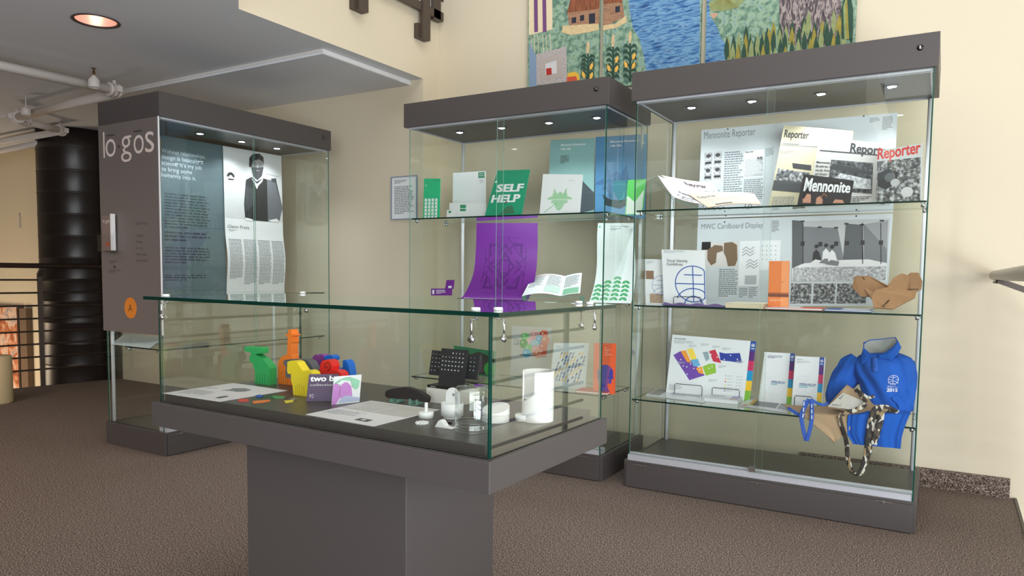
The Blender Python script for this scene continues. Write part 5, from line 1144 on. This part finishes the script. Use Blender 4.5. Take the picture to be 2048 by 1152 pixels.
s.poly([(.22, .04), (.3, .18), (.42, .26), (.58, .28), (.75, .22), (.95, .18), (1, .15), (1, .05)], LB2); s.stroke([(.24, .72), (.25, .55), (.24, .28)], .012, GD); s.stroke([(.02, .72), (.2, .86), (.4, .93), (.62, .93)], .008, GD); s.stroke([(.62, .84), (.68, .6), (.78, .5)], .008, GD)
s.build('square_card', 'square card with mint and lilac wave design beside dark purple card', 'card', None, 'tb')
# sheets of text
def tsheet(pts, name, label, deco):
    q = [tb(*p, z=DZ+.0012) for p in pts]; s = Sheet(bil(q), .0010, paper=mat((226, 222, 226), .6), px=pts); deco(s); s.build(name, label, 'paper', None, 'tb')
def d1(s):
    s.poly([s.uv(*zA(*p)) for p in ((512, 721), (575, 718), (600, 708), (690, 708), (735, 720), (690, 732), (630, 735), (590, 728))], mat((128, 134, 136), .6))
    s.poly([s.uv(*zA(*p)) for p in ((470, 775), (545, 763), (572, 768), (500, 781))], GD); s.para(.08, .12, .5, .40, 8, INKL); s.para(.06, .5, .25, .6, 2, INKL)
tsheet([zA(90, 742), zA(500, 803), zA(988, 723), zA(600, 669)], 'text_sheet', 'white text sheet with grey moose picture lying at left end of the table', d1)
zB = lambda x, y: (740+x*.3472, 600+y*.3472)
def d2(s):
    s.rect(.02, .48, .98, .97, mat((196, 192, 190), .6)); s.rect(.50, .485, .512, .965, WHITE); s.rect(.03, .72, .97, .725, WHITE)
    for k in range(7): u = .08+.06*k; s.stroke([(u, .55), (u+.06, .62), (u+.03, .68), (u-.02, .62), (u, .55)], .006, PAPERW); s.stroke([(u+.45, .8), (u+.52, .85), (u+.46, .9)], .006, mat((230, 214, 190), .6))
    s.rect(.62, .10, .80, .20, GD); s.rect(.68, .13, .74, .17, PAPERW); s.para(.05, .18, .5, .40, 7, INKL)
tsheet([zA(1120, 895), zB(20, 727), zB(400, 632), zA(1590, 796)], 'text_sheet', 'white text sheet with assembly drawings lying in the middle of the table', d2)

# black arched piece on two clear feet
yb = tb(*z9(380, 715), z=DZ)[1]; BK = mat((34, 30, 30), .5, bump=.3, bscale=300)
c = np.array([tb(*z9(380, 640), y=yb)[0], yb, DZ]); root = empty('arched_brush_block', MW('tb') @ Matrix.Translation(c), 'black arched block resting on two clear feet behind the assembly sheet', 'desk accessory')
P = [tb(*z9(x, y), y=yb-.002)-c for x, y in ((155, 640), (157, 600), (170, 580), (230, 562), (330, 546), (400, 549), (480, 576), (560, 622), (600, 652), (597, 690), (588, 712), (540, 700), (480, 686), (400, 676), (300, 668), (180, 662))]
zmin = min(p[2] for p in P)
b = MB(); b.prism(P, (0, .018, 0), BK); b.build('block', root, bevel=.002, fix=True)
for x in (265, 465):
    p = tb(*z9(x, 690), y=yb)-c
    b = MB(); b.box(p[0]-.014, -.008, 0, p[0]-.012, .022, p[2]+.006, CLEAR, [EDGEL]*6); b.box(p[0]+.012, -.008, 0, p[0]+.014, .022, p[2]+.006, CLEAR, [EDGEL]*6); b.box(p[0]-.014, -.012, 0, p[0]+.014, .024, .002, CLEAR, [CLEAR]*2+[EDGEL]*4); b.build('clear_foot', root)

# perpetual calendar on a white block
ycb = tb(*z9(680, 712), z=DZ)[1]
c = np.array([tb(*z9(700, 640), y=ycb)[0], ycb+.02, DZ]); xl = tb(*z9(588, 640), y=ycb)[0]-c[0]; xr_ = tb(*z9(800, 640), y=ycb)[0]-c[0]; hb = tb(*z9(590, 548), y=ycb)[2]-DZ
root = empty('riser_block', MW('tb') @ Matrix.Translation(c), 'white riser block under the black perpetual calendar', 'block')
b = MB(); b.box(xl, -.02, 0, xr_+.05, .075, hb, mat((222, 218, 210), .5)); b.build('block', root, bevel=.001)
c2_ = c.copy(); c2_[2] = DZ+hb; ROOTC = empty('perpetual_calendar', MW('tb') @ Matrix.Translation(c2_), 'black perpetual calendar with white numbers standing on a white block', 'calendar')
BKP = mat((42, 42, 45), .4); BKD = mat((20, 20, 22), .5)
b = MB(); b.box(xl+.002, -.018, 0, xr_+.040, .07, .008, BKD); b.box(xl+.014, -.0185, .002, xl+.034, -.018, .006, INKG); b.build('base', ROOTC, bevel=.001)
def plate(pts, yy0, yy1, name, nums, cols, rows, u0, v0, du, dv, hole=True):
    q = [tb(*z9(x, y), y=l)-c2_ for (x, y), l in zip(pts, (yy0, yy0, yy1, yy1))]
    q[1][0] = max(q[1][0], q[0][0]+.01); s = Sheet(bil(q), .004, paper=BKP)
    for (i, j), t in nums.items():
        s.text(t, u0+du*i, 1-v0-dv*j, PAPERW, h=.032 if rows else .03, w=(.035 if len(t) > 1 else .02)*(.6 if cols > 8 else 1.3), bold=.03)
    if hole:
        for i in range(cols):
            for j in (0, 5, 6, 7):
                if (j == 0 and i > 2): continue
                s.rect(u0+du*i-.01, 1-v0-dv*j+.005, u0+du*i+.04, 1-v0-dv*j+.02, BKD)
    return s.build(name, parent=ROOTC)
n = {}
for k in range(1, 5): n[(k+2, 0)] = str(k)
for k in range(5, 32): n[((k-5) % 7, 1+(k-5)//7)] = str(k)
yp = ycb+.012
plate([(712, 520), (985, 548), (1030, 160), (750, 137)], yp, yp+.022, 'front_plate', n, 7, 1, .07, .13, .125, .115)
n = {}
for j in range(5):
    for i, v in enumerate((2, 3, 4, 5, 6, 7)):
        if v+7*j <= 31 and i < 3: n[(i, j)] = str(v+7*j)
    for i, v in enumerate((4, 5, 6, 7)):
        if v+7*j <= 28: n[(9+i, j)] = str(v+7*j)
plate([(615, 415), (1120, 472), (1150, 212), (650, 157)], yp+.020, yp+.030, 'wide_plate', n, 13, 1, .035, .16, .072, .165, hole=False)

# white gumball machine pieces
WP = mat((236, 236, 236), .45); WPB = mat((228, 228, 228), .55)
def cyl_at(pxl, pxr, pyb, zf):
    m_ = tb(*zf((pxl+pxr)/2, pyb), z=DZ); l = tb(*zf(pxl, pyb), y=m_[1]); r_ = tb(*zf(pxr, pyb), y=m_[1]); r = abs(r_[0]-l[0])/2*.86
    f = np.array([.45, .9, 0]); f /= np.linalg.norm(f)
    cc = m_+np.array([-math.sin(.5), math.cos(.5), 0])*r; cc[2] = DZ; return cc, r
# jar upside down
cj, rj = cyl_at(478, 682, 777, zB); hj = .112
root = empty('glass_jar', MW('tb') @ Matrix.Translation(cj), 'clear straight glass jar upside down at the front right corner of the table', 'jar')
b = MB(); b.lathe([(rj*.96, .0), (rj*.98, .004), (rj*.98, .016), (rj*.93, .019), (rj*.97, .023), (rj, .028), (rj, hj-.016), (rj*.97, hj-.007), (rj*.86, hj-.001), (rj*.5, hj), (0, hj)], JARG, n=56); b.build('outer_wall', root)
b = MB(); b.lathe([(rj*.88, .0), (rj*.88, .022), (rj*.93, .032), (rj*.94, hj-.02), (rj*.8, hj-.009), (0, hj-.008)], JARG, n=56)
b.build('inner_wall', root)
b = MB()
for zz, rr_ in ((.002, .93), (.010, .99), (.0165, .95), (.024, .985)): b.tube([(rj*rr_*math.cos(a), rj*rr_*math.sin(a), zz) for a in [2*math.pi*k/48 for k in range(48)]], .0012, JARG, n=6, closed=True)
b.build('screw_thread', root)
# mount: cylinder with round upright plate
cm, rm = cyl_at(403, 525, 690, zB)
root = empty('dispenser_mount', MW('tb') @ Matrix.Translation(cm), 'white plastic round mount with upright drilled plate behind the glass jar', 'plastic part')
b = MB(); b.lathe([(rm*.8, 0), (rm*.8, .005), (rm, .006), (rm, .040), (rm*.93, .040), (rm*.93, .02), (0, .02)], WP, n=44); b.build('cup', root)
b = MB(); pl = [(rm*.74*math.cos(a), rm*.0, .058+rm*.74*math.sin(a)) for a in [math.pi*k/16 for k in range(17)]]+[(-rm*.74, 0, .02), (rm*.74, 0, .02)]
b.prism(pl, (0, .004, 0), WP); b.lathe([(0, -.0005), (.004, -.0005), (.004, .0045)], mat((150, 150, 150), .6), c=(.004, 0, .062), n=14, axis='y'); b.build('upright_plate', root, fix=True)
cr, rr_ = cyl_at(640, 795, 712, zB)
root = empty('dispenser_ring', MW('tb') @ Matrix.Translation(cr), 'white plastic round drum with sloping top between jar and tall chute', 'plastic part')
b = MB(); b.grid(lambda u, v: (rr_*math.cos(2*math.pi*u), rr_*math.sin(2*math.pi*u), (.034+.010*math.sin(2*math.pi*u))*v), 44, 2, WP)
b.grid(lambda u, v: ((rr_*(1-v))*math.cos(2*math.pi*u), (rr_*(1-v))*math.sin(2*math.pi*u), .034+.010*math.sin(2*math.pi*u)*(1-v)), 44, 3, WPB); b.build('drum', root)
b = MB(); b.lathe([(rr_*1.0, .018), (rr_*1.03, .02), (rr_*1.03, .023), (rr_, .025)], WP, n=44); b.build('rim', root)
# tall chute
ct, rt = cyl_at(868, 1056, 712, zB); ht = .132; dcam = math.atan2(-(ct+FR['tb'][1])[1], -(ct+FR['tb'][1])[0])
root = empty('dispenser_chute', MW('tb') @ Matrix.Translation(ct), 'tall white plastic chute cylinder with side opening and small tray at right of table', 'plastic part')
b = MB(); NU, NVv = 96, 90
def cutv(a):   # opening: a = angle left of the camera direction, returns lowest height cut
    if -.22-.02 > a > -1.22: 
        t = (a+1.22)/(1.0); return .40+.18*t*t if True else 0
    return 9
idx0 = b.add([(rt*math.cos(2*math.pi*i/NU), rt*math.sin(2*math.pi*i/NU), ht*j/NVv) for j in range(NVv+1) for i in range(NU)])
for j in range(NVv):
    for i in range(NU):
        a = (2*math.pi*(i+.5)/NU-dcam+math.pi) % (2*math.pi)-math.pi
        if j/NVv > cutv(a): continue
        k = (i+1) % NU; b.face([idx0+j*NU+i, idx0+j*NU+k, idx0+(j+1)*NU+k, idx0+(j+1)*NU+i], WP, True)
o = b.build('tube_wall', root); m_ = o.modifiers.new('wall', 'SOLIDIFY'); m_.thickness = .004; m_.offset = -1
b = MB(); b.lathe([(0, ht*.30), (rt*.92, ht*.45)], WP, n=44); b.build('inner_ramp', root)
at_ = dcam-1.25; tx, ty = rt*1.0*math.cos(at_), rt*1.0*math.sin(at_)
b = MB(); b.lathe([(0, .001), (.018, .001), (.019, .018), (.0165, .018), (.016, .006), (0, .005)], WP, c=(tx, ty, 0), n=32); b.build('tray', root)
cpg, rp = cyl_at(275, 356, 686, zB)
root = empty('pegged_disc', MW('tb') @ Matrix.Translation(cpg), 'small white plastic disc with upright peg by the assembly sheet', 'plastic part')
b = MB(); b.lathe([(0, 0), (rp, 0), (rp, .015), (rp*.9, .016), (0, .016)], WP, n=32); b.build('disc', root)
b = MB(); b.lathe([(.0045, .016), (.0045, .040), (0, .0405)], WP, n=16); b.build('peg', root)
p = tb(*zB(300, 712), z=DZ); b = MB(); N_ = 10; rg = .017
b.prism([((rg if k % 4 < 2 else rg*.68)*math.cos(2*math.pi*k/40), (rg if k % 4 < 2 else rg*.68)*math.sin(2*math.pi*k/40), .0) for k in range(40)], (0, 0, .005), WP)
o = b.build('toothed_wheel', fix=True); o.matrix_world = MW('tb') @ Matrix.Translation(p); tag(o, 'small flat white toothed wheel in front of the pegged disc', 'plastic part')
p = tb(*zB(415, 738), z=DZ); b = MB()
b.prism([(-.024, -.006, 0), (.030, -.006, 0), (.030, -.006, .003), (.010, -.006, .005), (-.001, -.006, .018), (-.007, -.006, .020), (-.013, -.006, .016)], (0, .016, 0), WP)
o = b.build('flap_lever', fix=True, bevel=.001); o.matrix_world = MW('tb') @ Matrix.Translation(p+[0, .006, 0]); tag(o, 'small white wedge-shaped plastic flap lying left of the glass jar', 'plastic part')
p = tb(*zB(430, 708), z=DZ); b = MB(); b.box(-.020, -.002, 0, .022, .003, .004, BLACK); b.box(-.004, -.004, .002, .004, .005, .006, BLACK)
o = b.build('black_spindle', fix=True); o.matrix_world = MW('tb') @ Matrix.Translation(p); tag(o, 'thin black rod lying behind the white wedge flap', 'rod')

# ================================================================== QUILTED WALL HANGINGS
GRN = ramp_mat('meadow_batik', [(.3, (60, 96, 92)), (.45, (110, 142, 122)), (.58, (150, 176, 150)), (.72, (96, 132, 150))], (28, 28, 28), detail=8, distort=.6, bump=.4)
WAT = ramp_mat('water_batik', [(.3, (32, 66, 120)), (.44, (66, 116, 168)), (.55, (120, 164, 196)), (.66, (44, 88, 146)), (.78, (176, 206, 220))], (12, 12, 70), detail=6, distort=.4, bump=.4)
BARK = ramp_mat('bark_fabric', [(.3, (36, 32, 38)), (.47, (96, 86, 90)), (.6, (176, 162, 158)), (.72, (58, 52, 60))], (80, 80, 22), detail=6, distort=1, bump=.6)
LOG = ramp_mat('log_fabric', [(.3, (110, 76, 58)), (.5, (168, 128, 98)), (.7, (122, 88, 70))], (14, 14, 90), detail=5, bump=.4)
ROOF = ramp_mat('roof_fabric', [(.3, (96, 52, 34)), (.6, (146, 84, 54))], (90, 90, 14), detail=5, bump=.4)
PLAID = ramp_mat('patch_fabric', [(.35, (150, 140, 146)), (.6, (192, 184, 178))], (120, 120, 120), detail=3, bump=.3)
STRP = mat((222, 206, 172), .9); PURS = mat((112, 72, 118), .9); OLV = mat((150, 138, 62), .9, bump=.4, bscale=150, var=.3, vscale=30); DGR = mat((46, 76, 62), .9, bump=.4, bscale=150, var=.3, vscale=30); LGR = mat((140, 152, 104), .9, var=.3, vscale=30)
STRAW = mat((206, 184, 140), .9, var=.3, vscale=60); CORN = mat((236, 184, 84), .8, bump=.3, bscale=300); SADD = mat((150, 110, 92), .9); DRK = mat((40, 44, 56), .9)
QY = 4.365
def hanging(x0p, x1p, label, deco, ztop=3.2, zbot=2.28):
    xa = at('w', x0p, 80, y=QY)[0]; xb = at('w', x1p, 80, y=QY)[0]
    a, c_ = pr_w(xa, QY, zbot), pr_w(xb, QY, zbot); d_, e_ = pr_w(xb, QY, ztop), pr_w(xa, QY, ztop)
    def f(u, v): return np.array([xa+(xb-xa)*u, QY, zbot+(ztop-zbot)*v])
    s = Sheet(f, .02, nu=10, nv=12, paper=GRN, px=[a, c_, d_, e_], step=.0007); deco(s); return s.build('quilted_hanging', label, 'wall hanging', 'landscape quilt panels')
def pr_w(x, y, z):
    d = np.array([x, y, z])-CAM; return 1024+FPX*(d@_R2)/(d@_F), CY-FPX*(d@_U2)/(d@_F)
zq = lambda x, y: (1040+x*.3418, y*.3418)
def P_(s, pts, m): s.poly([s.uv(*zq(*p)) for p in pts], m)
def corn(s, x, y0, y1):
    s.stroke([s.uv(*zq(x, y1)), s.uv(*zq(x, y0))], .02, DGR)
    for k in range(6):
        y = y0+30+(y1-y0-30)*k/6
        for sg in (-1, 1): P_(s, [(x, y+10), (x+sg*20, y-16), (x+sg*36, y-8), (x+sg*40, y+14), (x+sg*30, y+4), (x+sg*14, y+8), (x, y+24)], DGR)
    P_(s, [(x-8, y0+14), (x-10, y0-30), (x-2, y0-58), (x+8, y0-56), (x+10, y0-20), (x+4, y0+14)], STRAW)
    for sg, yy_ in ((1, y0+90), (-1, y0+140), (1, y0+145)): P_(s, [(x+sg*12, yy_+20), (x+sg*14, yy_-6), (x+sg*30, yy_-24), (x+sg*34, yy_-4), (x+sg*26, yy_+16)], CORN)
def q1d(s):
    P_(s, [(48, -400), (190, -400), (190, 172), (52, 206)], STRP)
    for x in (80, 130): P_(s, [(x, -400), (x+22, -400), (x+26, 186), (x+4, 190)], PURS)
    for k, x in enumerate((64, 82, 104, 132, 152, 176)): s.stroke([s.uv(*zq(x, 200)), s.uv(*zq(x+6, 300)), s.uv(*zq(84 if k < 3 else 170, 395))], .008, STRP)
    P_(s, [(96, 320), (272, 272), (278, 478), (98, 500)], PLAID); P_(s, [(120, 345), (245, 312), (250, 455), (122, 470)], mat((176, 166, 160), .9)); P_(s, [(150, 375), (215, 355), (218, 430), (152, 440)], mat((206, 204, 206), .9)); P_(s, [(155, 402), (186, 398), (188, 436), (157, 442)], mat((172, 44, 36), .9))
    P_(s, [(56, 250), (96, 330), (98, 510), (56, 520)], mat((126, 150, 176), .9))
    P_(s, [(276, 75), (296, 0), (470, -40), (470, 140), (290, 160)], LOG); P_(s, [(276, 76), (300, -20), (470, -60), (470, 50)], ROOF)
    for x, y, w_, h_ in ((303, 104, 26, 34), (352, 92, 24, 32), (404, 82, 36, 58)): P_(s, [(x, y), (x+w_, y-5), (x+w_, y+h_-5), (x, y+h_)], DRK)
    P_(s, [(250, 150), (290, 150), (380, 142), (460, 140), (470, 175), (400, 190), (300, 206), (245, 190)], STRAW)
    corn(s, 398, 300, 470); P_(s, [(280, 430), (320, 420), (345, 432), (350, 470), (276, 482)], mat((226, 178, 60), .9)); P_(s, [(276, 452), (330, 446), (340, 480), (276, 486)], mat((196, 84, 60), .9))
def q2d(s):
    P_(s, [(620, -700), (1062, -700), (1058, 420), (740, 430), (725, 330), (700, 230), (660, 160), (640, 60)], WAT)
    P_(s, [(486, -30), (520, -30), (600, 10), (612, 100), (486, 160)], LOG); P_(s, [(486, -60), (600, -60), (600, 12), (486, 24)], ROOF); P_(s, [(558, 40), (585, 34), (585, 70), (558, 76)], DRK); P_(s, [(486, 150), (560, 138), (620, 90), (628, 130), (560, 165), (486, 180)], STRAW)
    corn(s, 545, 260, 480); corn(s, 645, 240, 480)
def q3d(s):
    P_(s, [(1084, -700), (1100, -700), (1110, 90), (1150, 150), (1175, 220), (1205, 260), (1212, 340), (1210, 420), (1082, 420)], WAT)
    P_(s, [(1100, 20), (1180, -20), (1330, -20), (1280, 40), (1180, 66), (1120, 66)], LGR)
    for k in range(12): s.stroke([s.uv(*zq(1190, -30)), s.uv(*zq(1110+16*k, 62-abs(k-6)*2))], .003, OLV)
    P_(s, [(1112, 80), (1150, 76), (1156, 90), (1132, 112)], mat((196, 152, 128), .9))
    P_(s, [(1510, -700), (1880, -700), (1880, 200), (1850, 260), (1820, 240), (1790, 280), (1740, 230), (1700, 270), (1650, 240), (1610, 270), (1560, 230), (1520, 240)], BARK)
    r3 = random.Random(11)
    for row in range(3):
        for k in range(22):
            x = 1215+34*k+r3.uniform(-8, 8); top = 250+45*row-((x-1215)/740)*170+r3.uniform(-70, 20); bot = top+120+r3.uniform(0, 40)
            if x > 1940: continue
            P_(s, [(x, bot), (x-15, top+70), (x-10, top+30), (x+2, top-18), (x+14, top+30), (x+16, top+75), (x+10, bot)], [OLV, DGR, LGR, DGR][(k+row) % 4])
    for k in range(4): P_(s, [(1885+14*k, 230), (1880+12*k, 60-20*k), (1900+12*k, -20), (1915+12*k, 60), (1910+12*k, 230)], [DGR, LGR, OLV, DGR][k])
hanging(1056, 1198, 'left quilt panel with striped cloth, log cabin half and corn stalk', q1d)
hanging(1206, 1401, 'middle quilt panel with blue water and two corn stalks', q2d)
hanging(1411, 1710, 'right quilt panel with dark tree bark and leafy plants', q3d)

# ------------------------------------------------------------------ put each single-mesh thing's origin at its base
bpy.context.view_layer.update()
for o in list(SC.objects):
    if o.type == 'MESH' and o.parent is None and not o.get('kind') and o.data.users == 1:
        v = np.empty(len(o.data.vertices)*3); o.data.vertices.foreach_get('co', v); v = v.reshape(-1, 3)
        c = (v.min(0)+v.max(0))/2; c[2] = v[:, 2].min(); v -= c; o.data.vertices.foreach_set('co', v.ravel()); o.data.update()
        o.matrix_world = o.matrix_world @ Matrix.Translation(c)
